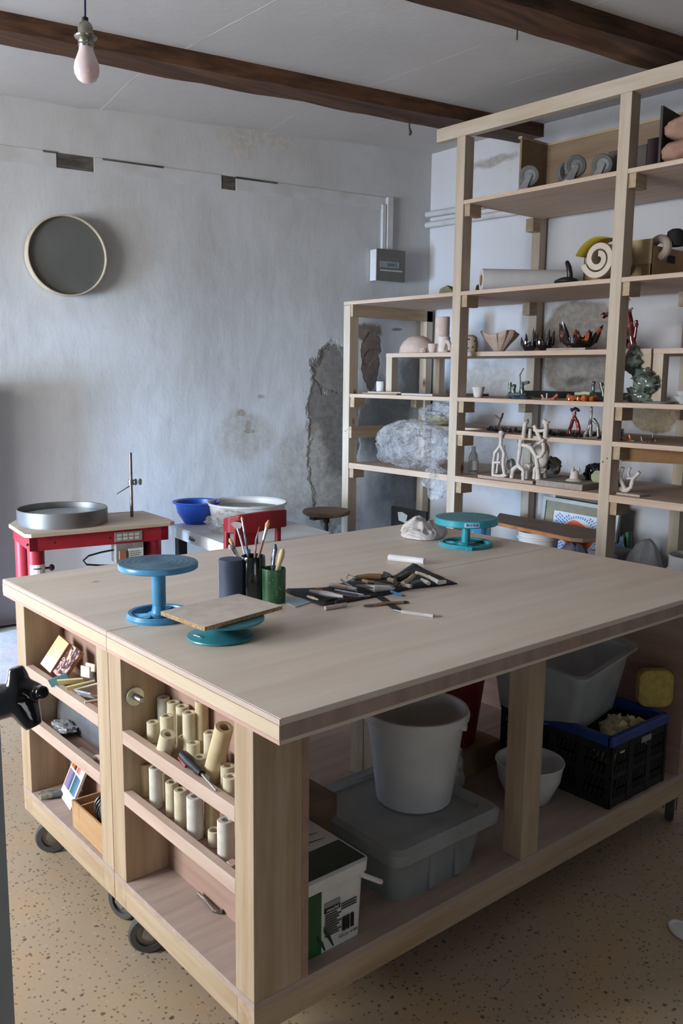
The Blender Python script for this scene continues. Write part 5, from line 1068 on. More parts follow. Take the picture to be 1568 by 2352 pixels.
for k in range(60): u = k / 59; a_ = u * 5.2 * math.pi; r_ = .058 * (1 - .55 * u); P_.append((r_ * math.cos(a_) * .8, r_ * math.sin(a_) * 1.0, .011 + .012 * u))
t.tube(P_, .0105, 10); t.tube([(.01, -.01, .02), (.0, -.015, .05), (.0, -.008, .08), (.0, .004, .105), (0, .004, .112)], [.016, .014, .013, .010, .004], 12)
simple('coiled_sculpture', t, mat('coil_black', '1b1a1b', '242223', rough=.35), (2.72, cc.y, zB), 'black coiled ceramic piece with an upright horn on the second board', 'sculpture', smooth=True)
# foam roll, yellow sheet, carton
t = thing('foam_roll', 'rolled cream foam mat behind the right tall post on the second board', 'foam', (2.8, 1.19, zB))
P_ = []; n_ = 90
fm = mat('foam_cream', 'd3c6b6', 'c4b6a6', 10, rough=.9)
b = MB(); rows = []
for k in range(n_):
    u = k / (n_ - 1); a_ = u * 3.4 * math.pi + 1.6; r_ = .034 + .058 * u
    for (rr_, w_) in ((r_, 0), (r_ - .026, 0), (r_ - .026, .16), (r_, .16)): b.v.append((rr_ * math.cos(a_), rr_ * math.sin(a_), w_))
for k in range(n_ - 1):
    for j in range(4): b.f.append((k * 4 + j, k * 4 + (j + 1) % 4, k * 4 + 4 + (j + 1) % 4, k * 4 + 4 + j))
b.f += [(3, 2, 1, 0), tuple(n_ * 4 - 4 + j for j in range(4))]
fo = b; Mf = frame((2.635, 1.175, zB + .093), (0, 1, 0), (1, 0, 0)); fo.v = [tuple(Mf @ Vector(p)) for p in fo.v]
fo.build('foam', fm, t, smooth=True)
yl = mat('yellow_sheet', 'b9a53a', 'a89633', 8, rough=.6)
b = MB(); 
for k in range(11):
    a_ = R(12 + 9 * k); b.v += [(.098 * math.cos(a_) * (1.25 - .025 * k), .098 * math.sin(a_) * (1.1 - .01 * k), -.0), (.098 * math.cos(a_) * (1.25 - .025 * k), .098 * math.sin(a_) * (1.1 - .01 * k), .15)]
for k in range(10): b.f.append((2 * k, 2 * k + 1, 2 * k + 3, 2 * k + 2))
Ms = frame((2.64, 1.18, zB + .093), (0, 1, 0), (1, 0, 0)); b.v = [tuple(Ms @ Vector(p)) for p in b.v]
o = b.build('yellow_sheet', yl, smooth=True, loc=(2.71, 1.215, zB + .09)); s_ = o.modifiers.new('s', 'SOLIDIFY'); s_.thickness = .003; tag(o, 'curved yellow plastic sheet laid over the foam roll', 'sheet')
t = thing('carton', 'open cardboard carton with a hand hole at the right end of the second board', 'carton', (2.95, .85, zB))
KB = mat('carton', 'b09672', '9f8664', 6, rough=.9)
cy0 = (2.83,1.023,1.941)[1]; Mc = Matrix.Translation((2.83, cy0, zB)); b = MB(); h_ = .185
b.box(0, .004, 0, .36, 0, h_ - .005, Mc).box(0, .33, 0, .004, 0, h_ - .03, Mc).box(.326, .33, 0, .36, 0, h_ - .03, Mc).box(0, .33, .356, .36, 0, h_ - .01, Mc).box(0, .33, 0, .36, 0, .004, Mc)
b.build('carton_body', KB, t); MB().box(.13, .20, -.0008, .001, .09, .125, Mc).build('hand_hole', mat('hole_dark', '2b2c2e'), t)
MB().box(-.004, .0, 0, .20, .075, h_, Mc).build('flap', mat('carton_pale', 'c0ab88', 'b19b79', 6, rough=.9), t)
b = MB(); P_ = [(.055 * math.cos(a_), 0, .04 + .04 * math.sin(a_)) for a_ in [R(-20 + 11 * k) for k in range(26)]]; b.tube(P_, [.02] * 26, 10)
simple('foam_ring', b, mat('ring_pinkish', 'b5a49b', 'a5948b', rough=.85), (2.90, 1.03, zB + .11), 'curled beige foam strip on top of the carton', 'foam', rz=R(70), smooth=True)
simple('rubber_dome', MB().lathe([(0, 0), (.035, 0), (.042, .03), (.036, .065), (.02, .075), (0, .076)], n=24), BLACKM, (2.93, .97, zB + h_ - .03), 'matt black rubber dome on top of the carton', 'dome', smooth=True)
# ---- riser level, bisque pots
zC = 1.6115
simple('clay_dome', MB().lathe([(.112, 0), (.113, .004), (.107, .035), (.09, .068), (.06, .094), (.03, .105), (0, .108)], n=44), BISQ, (2.93, 2.60, zC), 'large upturned bisque bowl at the left end of the riser', 'bowl', smooth=True)
simple('vase', MB().lathe([(0, 0), (.042, 0), (.043, .2), (.042, .212), (.037, .212), (.036, .01), (0, .01)], n=36), BISQ, (2.96, 2.43, zC), 'tall straight bisque cylinder vase on the riser', 'vase', smooth=True)
t = thing('mug', 'small bisque espresso cup with a ring handle on the riser', 'cup', (2.82, 2.345, zC))
p = (2.83,2.38,1.622); t.location = (2.83, p[1], zC)
MB().lathe([(0, 0), (.018, 0), (.024, .02), (.028, .05), (.026, .052), (.021, .02), (0, .006)], n=28).build('cup_body', BISQ, t, smooth=True, local=True)
MB().tube([(.0 + (.027 + .012 * math.sin(R(18 * k))) * .8, -(.027 + .013 * math.sin(R(18 * k))) * .7, .028 + .016 * math.cos(R(18 * k))) for k in range(11)], .004, 8).build('handle', BISQ, t, smooth=True, local=True)
p = (2.83,2.453,1.624); b = MB()
for k in range(10): a_ = 2 * math.pi * k / 10; b.lathe([(0, -.007), (.005, -.005), (.007, 0), (.005, .005), (0, .007)], (.016 * math.cos(a_), .016 * math.sin(a_), .009), 10); b.lathe([(0, -.007), (.005, -.005), (.007, 0), (.005, .005), (0, .007)], (.015 * math.cos(a_ + .3), .015 * math.sin(a_ + .3), .022), 10)
b.lathe([(0, .002), (.014, .002), (.014, .028), (0, .028)], n=16)
simple('beaded_cup', b, BISQ, (2.83, p[1], zC), 'tiny beaded bisque cup between the dome and the espresso cup', 'cup', smooth=True)
p = (2.86,2.309,1.622); simple('beaker', MB().lathe([(0, 0), (.036, 0), (.035, .09), (.0335, .092), (.031, .09), (.031, .008), (0, .008)], n=32), WCLAY, (2.88, p[1] + .03, zC), 'white beaker standing in front of the tall cylinder vase', 'cup', smooth=True)
p = (2.81,2.245,1.62); b = MB(); P_ = [(0, .022 * math.cos(R(180 * k / 12)), .002 + .05 * math.sin(R(180 * k / 12))) for k in range(13)]; b.tube(P_, .012, 12)
simple('clay_arch', b, BISQ, (2.805, p[1], zC + .009), 'small bisque arch in front of the white beaker', 'arch', rz=R(10), smooth=True)
p = (2.87,2.133,1.62)
t = thing('pierced_vase', 'bisque vase with round holes, right of the tall front post', 'vase', (2.87, p[1], zC))
MB().lathe([(0, 0), (.044, 0), (.046, .05), (.038, .085), (.02, .095), (0, .096)], n=32).build('vase_body', mat('bisque_dark', 'b5a08c', 'a6917d', 18, rough=.85), t, smooth=True, local=True)
b = MB()
for (a_, z_) in ((-150, .022), (-118, .028), (-148, .07), (-175, .045), (-100, .06)): a_ = R(a_); b.lathe([(0, 0), (.0045, 0), (.0045, .002), (0, .002)], n=12, M=frame((.0445 * math.cos(a_) * (1 if z_ < .06 else .95), .0445 * math.sin(a_) * (1 if z_ < .06 else .95), z_), (0, 0, 1), (math.cos(a_), math.sin(a_), 0)))
b.build('holes', mat('hole_dark', '2b2c2e'), t, local=True)
# pleated bowl
p = (2.87,1.931,1.617); b = MB(); n_ = 96; prof = [(.025, 0), (.03, .004), (.06, .04), (.09, .075), (.105, .10)]
rings = []
for k, (r_, z_) in enumerate(prof):
    for i in range(n_):
        a_ = 2 * math.pi * i / n_; ph = (i * 12 / n_) % 1; w_ = 1 + (.14 * ph - .04) * (k / 4); zz = z_ * (1 + .12 * math.sin(a_ * 3 + 1) * (k / 4)) 
        b.v.append((r_ * w_ * math.cos(a_) * .85, r_ * w_ * math.sin(a_), zz))
for k in range(len(prof) - 1):
    for i in range(n_): j = (i + 1) % n_; b.f.append((k * n_ + i, k * n_ + j, (k + 1) * n_ + j, (k + 1) * n_ + i))
b.f.append(tuple(range(n_ - 1, -1, -1)))
o = simple('pleated_bowl', b, mat('bisque_pleat', 'bfa99b', 'b09a8c', 14, rough=.85), (2.88, p[1], zC + .0005), 'pleated shell shaped bisque bowl in the middle of the riser', 'bowl', smooth=True, sharp=28); s_ = o.modifiers.new('s', 'SOLIDIFY'); s_.thickness = .004; s_.offset = -1
# glazed flame bowls and figures
def glz(n_, a_, b_, c_=None, sc=12): 
    if n_ in MC: return MC[n_]
    g = N(n_); co = g.n('ShaderNodeTexCoord').outputs['Object']; f = g.noise(co, sc, 4, .6); q_ = g.mix(g.ramp(f, .45, .52), lin(a_), lin(b_))
    if c_: q_ = g.mix(g.ramp(g.noise(co, sc * 1.6, 3), .58, .62), q_, lin(c_))
    g.base(q_); g.p.inputs['Roughness'].default_value = .12; g.p.inputs['Coat Weight'].default_value = .7; MC[n_] = g.m; return g.m
GBO = glz('glaze_black_orange', '1c1517', '1b1314', 'b4532a'); GBW = glz('glaze_black_white', '1a1a1e', '22222a', 'c4c4ce'); GRB_ = glz('glaze_red_black', '6e2422', '2a1716', '98837a'); GGR = glz('glaze_green_grey', '5b6a5f', '3c4742', '8c9a8a'); GOR = glz('glaze_orange', 'c0612e', 'a94f25', 'd98a52')
def flames(r, h, n, seed, lean=.3, ri=None, ring=1., a0=0, sy=1.):
    """ring of pointed tongues rising from a shallow cup"""
    rr = random.Random(seed); b = MB(); b.lathe([(0, 0), (r * .6, 0), (r * .95, h * .18), (r * 1.0, h * .4), (r * .9, h * .4), (r * .8, h * .2), (0, h * .08)], n=28, sy=sy)
    for k in range(n):
        a_ = a0 + 2 * math.pi * ring * k / n + rr.uniform(-.1, .1); hh = h * rr.uniform(.62, 1.05); L_ = rr.uniform(.1, lean)
        c_, s_ = math.cos(a_), math.sin(a_) * sy; w_ = r * rr.uniform(.22, .36)
        b.tube([(c_ * r * .88, s_ * r * .88, h * .25), (c_ * r * (.98 + L_ * .3), s_ * r * (.98 + L_ * .3), hh * .6), (c_ * r * (.95 + L_), s_ * r * (.95 + L_), hh * .85), (c_ * r * (1.0 + L_ * 1.2), s_ * r * (1.0 + L_ * 1.2), hh)], [w_, w_ * .8, w_ * .45, w_ * .08], 8)
    return b
p = (2.85,1.702,1.617); simple('flame_vase', flames(.035, .115, 6, 1, .1, sy=1.2), GBW, (2.86, p[1] + .01, zC + .001), 'white and black glazed spiky vase right of the pleated bowl', 'sculpture', smooth=True)
p = (2.87,1.651,1.617); simple('flame_vase', flames(.04, .115, 6, 4, .15), GBO, (2.88, p[1] - .02, zC + .001), 'black and orange glazed spiky vase beside the white and black one', 'sculpture', smooth=True)
simple('tile_plate', MB().box(-.05, .05, -.12, .11, 0, .011), mat('rough_tile', 'b9aea3', 'a59a8f', 40, rough=.9, bump=.6), (2.86, (2.83,1.458,1.613)[1], zC + .0005), 'rough pale clay slab under the large flame bowl', 'slab', bevel=.002)
p = (2.86,1.419,1.626); simple('flame_bowl', flames(.072, .125, 9, 7, .45, sy=1.25), GBO, (2.875, p[1], zC + .012), 'large black and orange flame bowl standing on a pale slab', 'sculpture', smooth=True)
p = (2.87,1.275,1.78); simple('red_tag', MB().blob((0, 0, .0), (.012, .03, .022), 2, .2, 2), mat('red_glaze', '8b2a2e', '74242a', rough=.3), (2.9, p[1] - .035, p[2]), 'dark red glazed lobe reaching out left behind the right tall post', 'sculpture', smooth=True) if False else None
def coral(paths, m, loc, label, name='coral_sculpture', cat='sculpture', extra=None, n=8, jit=.012, seed=1):
    rr = random.Random(seed); b = MB()
    for (pp, rad) in paths:
        P_ = []; 
        for k, q_ in enumerate(pp): P_.append((q_[0] - loc[0], q_[1] - loc[1], q_[2] - loc[2]))
        D = []
        for u, v_ in zip(P_, P_[1:]):
            for s_ in range(3): w_ = Vector(u).lerp(Vector(v_), s_ / 3); D.append(w_ + Vector((rr.uniform(-1, 1), rr.uniform(-1, 1), rr.uniform(-1, 1))) * rad * .18 * (s_ > 0))
        D.append(Vector(P_[-1])); b.tube(D, [rad * (1.22 if m == WCLAY else 1) * rr.uniform(.85, 1.12) for _ in D], n)
    if extra: extra(b)
    o = b.build(name, m, smooth=True, sharp=60); o.location = loc; return tag(o, label, cat)
R_ = .006
lc = (2.87, (2.87,1.134,1.617)[1], zC)
coral([([(2.87,1.164,1.618),(2.87,1.15,1.678),(2.87,1.163,1.739),(2.87,1.157,1.789)], .016), ([(2.87,1.111,1.617),(2.87,1.127,1.678),(2.87,1.14,1.738),(2.87,1.153,1.795)], .018), ([(2.87,1.157,1.789),(2.87,1.173,1.82)], .01), ([(2.87,1.157,1.789),(2.87,1.131,1.802)], .005), ([(2.87,1.123,1.617),(2.87,1.109,1.677),(2.87,1.103,1.727),(2.87,1.108,1.741)], .009), ([(2.87,1.157,1.789),(2.87,1.215,1.782),(2.87,1.275,1.78)], .008), ([(2.87,1.275,1.78),(2.87,1.288,1.769)], .014), ([(2.87,1.164,1.618),(2.87,1.123,1.615),(2.87,1.077,1.618)], .01), ([(2.87,1.164,1.82),(2.87,1.147,1.839),(2.87,1.157,1.851)], .003)], GRB_, lc, 'tall dark red and white glazed figure right of the right tall post, on the riser')
simple('dark_slab', MB().box(-.06, .06, -.07, .07, 0, .008), mat('rough_tile', 'b9aea3'), (2.90, lc[1] + .06, zC), 'pale clay slab behind the right tall post under the red figure', 'slab') if False else None
# ---- board D
zD = 1.3685
p = (2.8,2.781,1.4); simple('mug', MB().lathe([(0, 0), (.027, 0), (.028, .058), (.026, .06), (.024, .056), (.024, .006), (0, .006)], n=28), WCLAY, (2.80, p[1], zD + .016), 'small white beaker at the left of the fourth board, on a stack of plates', 'cup', smooth=True)
def plate(lab, x, y, w_, d_, z_, h_, c1, rz=0, nm='clay_slab'): return simple(nm, MB().box(-w_ / 2, w_ / 2, -d_ / 2, d_ / 2, 0, h_), mat('slab_' + c1, c1, c1, rough=.9), (x, y, zD + z_), lab, 'slab', rz=rz, bevel=.002)
plate('lower brown board in the stack at the left of the fourth board', 2.74, 2.66, .13, .30, 0, .008, 'a8917a')
plate('pale slab on top of the stack at the left of the fourth board', 2.75, 2.64, .12, .26, .0085, .007, 'c6bbb0', .1)
plate('white flat slab in the middle of the left bay on the fourth board', 2.72, 2.33, .12, .26, 0, .012, 'bdb8b2', -.05)
plate('thin cream slab under the dark folder on the fourth board', 2.85, 2.36, .14, .24, .0, .008, 'c9bba9', .1)
plate('reddish brown slab behind the white flat slab on the fourth board', 2.89, 2.50, .1, .16, .0, .016, '7d5f5a', .2) if False else None
plate('dark grey slate piece at the back of the left bay on the fourth board', 3.0, 2.25, .14, .2, 0, .012, '4d4c4b', .3)
simple('black_bar', MB().box(-.02, .02, -.42, .40, 0, .035), BLACKM, (3.17, 1.6, zD), 'long black bar lying along the back of the fourth board', 'bar', bevel=.003)
p = (2.72,1.933,1.366); simple('flower_pot', MB().lathe([(0, 0), (.022, 0), (.034, .055), (.032, .056), (.028, .05), (.018, .006), (0, .006)], n=28), WCLAY, (2.725, p[1], zD), 'small flared white pot right of the left tall post', 'pot', smooth=True)
lc = (2.75, (2.75,1.677,1.363)[1], zD)
simple('blue_dish', MB().lathe([(0, 0), (.055, 0), (.075, .012), (.07, .014), (.05, .006), (0, .005)], n=32, sx=.7, sy=1.1), glz('glaze_blue', '2f4766', '5d7694', '1f3048'), lc, 'dark blue oval dish under the green glazed figures', 'dish', smooth=True)
lc2 = (lc[0], lc[1], zD + .0145)
coral([([(2.75,1.741,1.384),(2.75,1.743,1.424),(2.75,1.741,1.451)], .009), ([(2.75,1.712,1.385),(2.75,1.717,1.413),(2.75,1.712,1.438)], .010), ([(2.75,1.656,1.386),(2.75,1.664,1.425),(2.75,1.66,1.456)], .013), ([(2.75,1.646,1.448),(2.75,1.621,1.452)], .008), ([(2.75,1.741,1.386),(2.75,1.629,1.389)], .011), ([(2.75,1.673,1.447),(2.75,1.681,1.487),(2.75,1.658,1.522)], .004)], GGR, lc2, 'green grey glazed chess like figures on the blue dish')
lc = (2.74, (2.74,1.479,1.36)[1], zD); coral([([(2.74,1.522,1.367),(2.74,1.48,1.364),(2.74,1.444,1.374)], .012), ([(2.74,1.459,1.375),(2.74,1.432,1.395)], .008), ([(2.74,1.499,1.374),(2.74,1.498,1.4)], .004), ([(2.74,1.517,1.374),(2.74,1.529,1.391)], .005)], glz('glaze_pink', 'c9a49c', 'b8604e', 'd9cdc8'), lc, 'pink and coral red flower shaped glazed piece on the fourth board')
lc = (2.73, (2.73,1.285,1.361)[1], zD + .001); simple('crown_dish', flames(.055, .032, 13, 9, .12, sy=1.25), GOR, lc, 'orange crown shaped dish near the right tall post', 'dish', smooth=True)
coral([([(2.73,1.322,1.4),(2.73,1.278,1.405),(2.73,1.239,1.402)], .010)], mat('pale_green', 'b9c3a4', 'a9b494', 30, rough=.5), (lc[0], lc[1], zD + .014), 'pale green filling inside the orange crown dish', name='green_petals')
lc = (2.84, (2.84,1.297,1.379)[1], zD); coral([([(2.84,1.327,1.384),(2.84,1.308,1.4),(2.84,1.273,1.386)], .010), ([(2.84,1.298,1.4),(2.84,1.301,1.442),(2.84,1.297,1.459)], .008)], GGR, lc, 'dark green glazed bird like figure behind the orange crown dish')
lc = (2.80, (2.8,1.214,1.371)[1], zD); coral([([(2.8,1.241,1.374),(2.8,1.212,1.371),(2.8,1.22,1.422),(2.8,1.231,1.453)], .012), ([(2.8,1.22,1.422),(2.8,1.207,1.443)], .009)], glz('glaze_grey', '6d736c', '4b514c', 'a7aca2'), lc, 'grey glazed figure half hidden by the right tall post on the fourth board')
lc = (2.78, (2.78,1.023,1.368)[1], zD)
def rock(b):
    for k in range(7): b.blob((.03 * math.sin(k * 2.1), -.01 - .045 * math.sin(k * .9), .03 + .03 * k), (.04 - .002 * k, .065 - .005 * k, .042), k + 11, .5, 2.4, 22, 14, flat=.001)
def rock_old(b):
    b.blob((.0, .0, .05), (.06, .10, .055), 3, .35, 2, flat=.001); b.blob((.02, -.03, .12), (.05, .06, .07), 5, .35, 2.2); b.blob((.0, -.04, .19), (.03, .035, .045), 6, .3, 2.4)
coral([], glz('glaze_rock', '5b675f', '7f8c80', '3a4240', 9), lc, 'tall rock like green grey glazed sculpture right of the right tall post', extra=rock)
for k, (yy, xx_, zz, lb) in enumerate(((.77, 2.74, 0, 'lowest white bowl at the right edge of the fourth board'), (.765, 2.745, .022, 'second white bowl stacked in the lowest one at the right edge'), (.70, 2.80, 0, 'white bowl behind the stacked pair at the right edge'))):
    simple('white_bowl', MB().lathe([(0, 0), (.02, 0), (.045, .03), (.05, .034), (.046, .034), (.018, .006), (0, .006)], n=30), WHITEP, (xx_, yy, zD + zz), lb, 'bowl', smooth=True)
simple('oval_dish', MB().lathe([(0, 0), (.05, 0), (.06, .008), (.05, .005), (0, .004)], n=28, sy=1.3), mat('dish_grey', '8f9396', '80858a'), (2.69, .86, zD), 'flat grey oval dish between the rock sculpture and the bowls', 'dish', smooth=True)
# ---- board E
zE = 1.1925
simple('yellow_sponge', MB().blob((0, 0, .03), (.05, .085, .032), 4, .22, 2, flat=0), mat('sponge_pale', 'a8a678', 'b8b388', 12, rough=.9), (2.95, 2.42, zE), 'yellow green sponge in plastic lying on the fifth board, above the big bag', 'sponge', smooth=True)
bag((2.97, 2.42, zE), (.09, .15, .07), 12, 'clear plastic bag around the yellow sponge on the fifth board')
simple('wooden_offcut', MB().box(-.05, .05, -.06, .06, 0, .008), pinepale(1), (2.93, 2.57, zE), 'pale wooden offcut at the left end of the fifth board', 'offcut', rz=.3)
b = MB(); rr = random.Random(4)
BG = mat('black_glaze_bits', '17171a', '24222a', rough=.3)
for k in range(24):
    yy = 1.88 - k * .031; b = MB(); b.blob((0, 0, .006), (.014 * rr.uniform(.8, 1.2), .017, .008), k, .6, 2.4, 12, 8, flat=0)
    for q_ in range(4): uu = rr.uniform(-.013, .013); b.tube([(rr.uniform(-.008, .008), uu, .004), (rr.uniform(-.01, .01), uu + rr.uniform(-.008, .008), rr.uniform(.018, .032))], [.006, .001], 5)
    simple('black_shard', b, BG, (2.76 + rr.uniform(-.03, .03), yy, zE), 'small jagged black ceramic shard in a row along the fifth board', 'shard', group='row of black shards on the fifth board')
lc = (2.77, (2.77,1.349,1.185)[1], zE); coral([([(2.77,1.367,1.188),(2.77,1.375,1.229),(2.77,1.362,1.265),(2.77,1.35,1.287)], .0095), ([(2.77,1.324,1.191),(2.77,1.322,1.231),(2.77,1.334,1.267),(2.77,1.35,1.287)], .0095), ([(2.77,1.35,1.287),(2.77,1.352,1.315)], .008), ([(2.77,1.377,1.186),(2.77,1.312,1.189)], .008)], glz('glaze_red', '8e2a26', '702120', '4a1614'), lc, 'two legged red glazed figure with a black top on the fifth board')
coral([([(2.77,1.37,1.32),(2.77,1.35,1.329),(2.77,1.327,1.318)], .008), ([(2.77,1.367,1.312),(2.77,1.373,1.329)], .004)], BG, (2.77, lc[1], (2.77,1.352,1.312)[2]), 'jagged black tuft on top of the red figure', name='black_tuft')
lc = (2.75, (2.75,1.224,1.185)[1], zE); coral([([(2.75,1.288,1.187),(2.75,1.224,1.189),(2.75,1.194,1.199)], .012), ([(2.75,1.278,1.194),(2.75,1.251,1.235),(2.75,1.244,1.277)], .009), ([(2.75,1.196,1.201),(2.75,1.205,1.259),(2.75,1.23,1.282)], .009), ([(2.75,1.239,1.199),(2.75,1.241,1.257)], .008), ([(2.75,1.242,1.271),(2.75,1.242,1.319),(2.75,1.244,1.346)], .006)], glz('glaze_smoke', '8b8a84', '5c5c58', 'b9b8b2'), lc, 'smoky grey glazed figure with a long neck on the fifth board')
lc = (2.74, (2.74,1.013,1.182)[1], zE); coral([([(2.74,1.046,1.184),(2.74,0.995,1.187)], .013), ([(2.74,1.062,1.185),(2.74,1.066,1.245)], .008), ([(2.74,1.018,1.194),(2.74,1.026,1.221)], .007)], glz('glaze_coral', 'b4563c', 'a8a29a', '6e3a30'), lc, 'coral red and grey glazed cluster just right of the right tall post, fifth board')
lc = (2.74, (2.74,0.935,1.179)[1], zE); coral([([(2.74,0.968,1.185),(2.74,0.903,1.189)], .010), ([(2.74,0.96,1.197),(2.74,0.966,1.215)], .004), ([(2.74,0.908,1.201),(2.74,0.908,1.228)], .004), ([(2.74,0.893,1.196),(2.74,0.892,1.209)], .003)], glz('glaze_darkgreen', '7f8c6e', '22261f', 'a9b598'), lc, 'pale green dish with black horns on the fifth board, right side')
lc = (3.0, 2.02, zE); coral([((tuple(lc), (3.0, 2.0, zE + .05), (2.98, 1.97, zE + .085)), .006), (((3.0, 2.0, zE + .05), (3.0, 2.04, zE + .07)), .004)], mat('twig_brown', '7d6a5c', '6b594c', rough=.8), lc, 'thin brown twig like piece standing behind the left tall post, fifth board')
# ---- board F
zF = .9485
bag((2.735, 2.43, zF), (.125, .285, .145), 21, 'big crumpled clear plastic bag filling the left bay of the sixth board', amp=.22, fr=1.9)
bag((2.66, 2.16, zF - .13), (.04, .09, .085), 25, 'end of clear plastic bag hanging over the edge of the sixth board', amp=.4, fr=1.6, flat=-1)
p = (2.8,2.016,0.956)
t = thing('glass_bottle', 'small clear glass bottle with a white label right of the left tall post', 'bottle', (2.80, p[1], zF))
GLS = N('bottle_glass'); tr = GLS.n('ShaderNodeBsdfTransparent'); gy_ = GLS.n('ShaderNodeBsdfGlossy'); gy_.inputs['Roughness'].default_value = .06; lw = GLS.n('ShaderNodeLayerWeight', i_Blend=.35); tr.inputs[0].default_value = (.85, .87, .87, 1)
mxs = GLS.n('ShaderNodeMixShader', i_0=lw.outputs['Facing']); GLS.t.links.new(tr.outputs[0], mxs.inputs[1]); GLS.t.links.new(gy_.outputs[0], mxs.inputs[2]); GLS.t.links.new(mxs.outputs[0], GLS.out.inputs[0])
MB().lathe([(0, 0), (.026, 0), (.028, .004), (.028, .085), (.02, .11), (.012, .125), (.012, .145), (.014, .146), (.014, .15), (.011, .15), (.010, .125), (.018, .108), (.026, .084), (.026, .006), (0, .006)], n=32).build('bottle_glass', GLS.m, t, smooth=True, local=True)
b = MB()
for k in range(10): a1 = R(-185 + 14 * k); b.prism([(r_ * math.cos(q_), r_ * math.sin(q_)) for r_, q_ in ((.0282, a1), (.0288, a1), (.0288, a1 + .25), (.0282, a1 + .25))], .02, .072)
b.build('label', mat('label_white', 'c9cbcc'), t, local=True)
def fboard(nm, label, pts_, h_, z_=0., c1='b5a294', c2='a5917f'):
    cx_ = sum(p[0] for p in pts_) / len(pts_); cy_ = sum(p[1] for p in pts_) / len(pts_)
    o = MB().prism([(p[0] - cx_, p[1] - cy_) for p in pts_], 0, h_).build(nm, mat('pb_' + c1, c1, c2, 70, rough=.9), bevel=.001); o.location = (cx_, cy_, zF + z_); return tag(o, label, 'board')
fboard('particle_board', 'pinkish particle board under the white coral sculpture on the sixth board', [(2.66, 1.86), (2.66, 1.50), (2.86, 1.50), (2.86, 1.86)], .016, c1='b59f93', c2='a08a7c')
fboard('particle_board', 'thick grey particle board with a speckled edge right of the coral sculpture', [(2.645, 1.47), (2.645, 1.20), (3.02, 1.22), (3.02, 1.46)], .028, c1='a89c94', c2='958a84')
fboard('thin_board', 'thin grey board at the back of the sixth board behind the bottle', [(2.9, 1.95), (2.9, 1.5), (3.1, 1.5), (3.1, 1.95)], .006, c1='8e8c90', c2='807e82')
fboard('small_board', 'small pinkish board under the white sculpture right of the right tall post', [(2.665, 1.03), (2.665, .91), (2.75, .91), (2.75, 1.03)], .01, c1='bfaea2', c2='ab998c')
zz = zF + .0165
lc = (2.78, (2.68,1.732,0.971)[1], zz)
coral([([(2.68,1.773,0.969),(2.68,1.72,0.967),(2.68,1.68,0.98)], .009), ([(2.66,1.756,0.977),(2.66,1.756,1.038),(2.66,1.75,1.088),(2.66,1.714,1.131)], .007), ([(2.62,1.681,1.135),(2.62,1.657,1.097),(2.62,1.66,1.041),(2.62,1.649,0.987)], .007), ([(2.615,1.677,1.136),(2.615,1.676,1.173),(2.615,1.675,1.196)], .007), ([(2.8,1.849,0.96),(2.8,1.843,1.028),(2.8,1.84,1.076)], .006), ([(2.66,1.756,1.038),(2.66,1.707,1.042)], .005), ([(2.612,1.672,1.189),(2.612,1.672,1.202)], .011)], WCLAY, lc, 'small white coral like bottle sculpture left of the larger one')
lc = (2.78, (2.69,1.565,0.972)[1], zz)
def vs(b):
    b.blob((.02, -.0, .125), (.035, .05, .075), 3, .12, 1.5)
coral([([(2.67,1.643,0.966),(2.67,1.634,1.012),(2.67,1.602,1.037),(2.67,1.6,1.099),(2.67,1.591,1.144)], .009), ([(2.665,1.564,0.961),(2.665,1.564,1.009),(2.665,1.598,1.037)], .0085), ([(2.655,1.579,1.141),(2.655,1.541,1.139),(2.655,1.513,1.128),(2.655,1.479,1.082),(2.655,1.471,1.033)], .009), ([(2.67,1.482,1.031),(2.67,1.474,0.971)], .011), ([(2.71,1.531,0.97),(2.71,1.528,1.019),(2.71,1.513,1.038)], .008), ([(2.71,1.575,0.966),(2.71,1.571,1.01),(2.71,1.562,1.042)], .009), ([(2.612,1.531,1.18),(2.612,1.528,1.225),(2.612,1.524,1.257)], .010), ([(2.612,1.524,1.253),(2.612,1.525,1.266)], .014), ([(2.612,1.4,1.19),(2.612,1.397,1.232),(2.612,1.399,1.263)], .010), ([(2.612,1.399,1.259),(2.612,1.4,1.272)], .014), ([(2.612,1.402,1.225),(2.612,1.433,1.22),(2.612,1.469,1.222)], .007), ([(2.612,1.471,1.243),(2.612,1.453,1.218),(2.612,1.425,1.174),(2.612,1.404,1.173)], .008), ([(2.63,1.423,1.171),(2.63,1.418,1.125),(2.63,1.434,1.096),(2.63,1.455,1.09)], .009), ([(2.615,1.496,1.182),(2.615,1.493,1.227)], .007), ([(2.65,1.583,1.09),(2.65,1.577,1.167),(2.65,1.555,1.181)], .009), ([(2.78,1.644,1.027),(2.78,1.588,1.027)], .008), ([(2.82,1.544,0.966),(2.82,1.555,1.073)], .008), ([(2.8,1.574,0.991),(2.8,1.53,1.0)], .006), ([(2.62,1.426,1.171),(2.62,1.451,1.155)], .006)], WCLAY, lc, 'large white branching coral like sculpture with trumpet tops on the sixth board', extra=vs, seed=5)
lc = (2.95, (2.95,1.877,0.982)[1], zF + .0065); b = MB(); b.lathe([(.028, -.012), (.034, -.012), (.034, .012), (.028, .012), (.028, -.012)], (0, 0, 0), 28, M=Matrix.Translation((0, 0, .045)) @ Matrix.Rotation(R(90), 4, 'Y') @ Matrix.Rotation(R(20), 4, 'X')); b.lathe([(0, 0), (.02, 0), (.02, .012), (0, .012)], n=16); b.tube([(0, .02, .07), (0, .045, .12), (0, .05, .15)], .004, 7)
simple('clay_hoop', b, mat('hoop_grey', '8f8985', '7f7976', rough=.8), lc, 'grey clay hoop behind the two coral sculptures', 'sculpture', smooth=True)
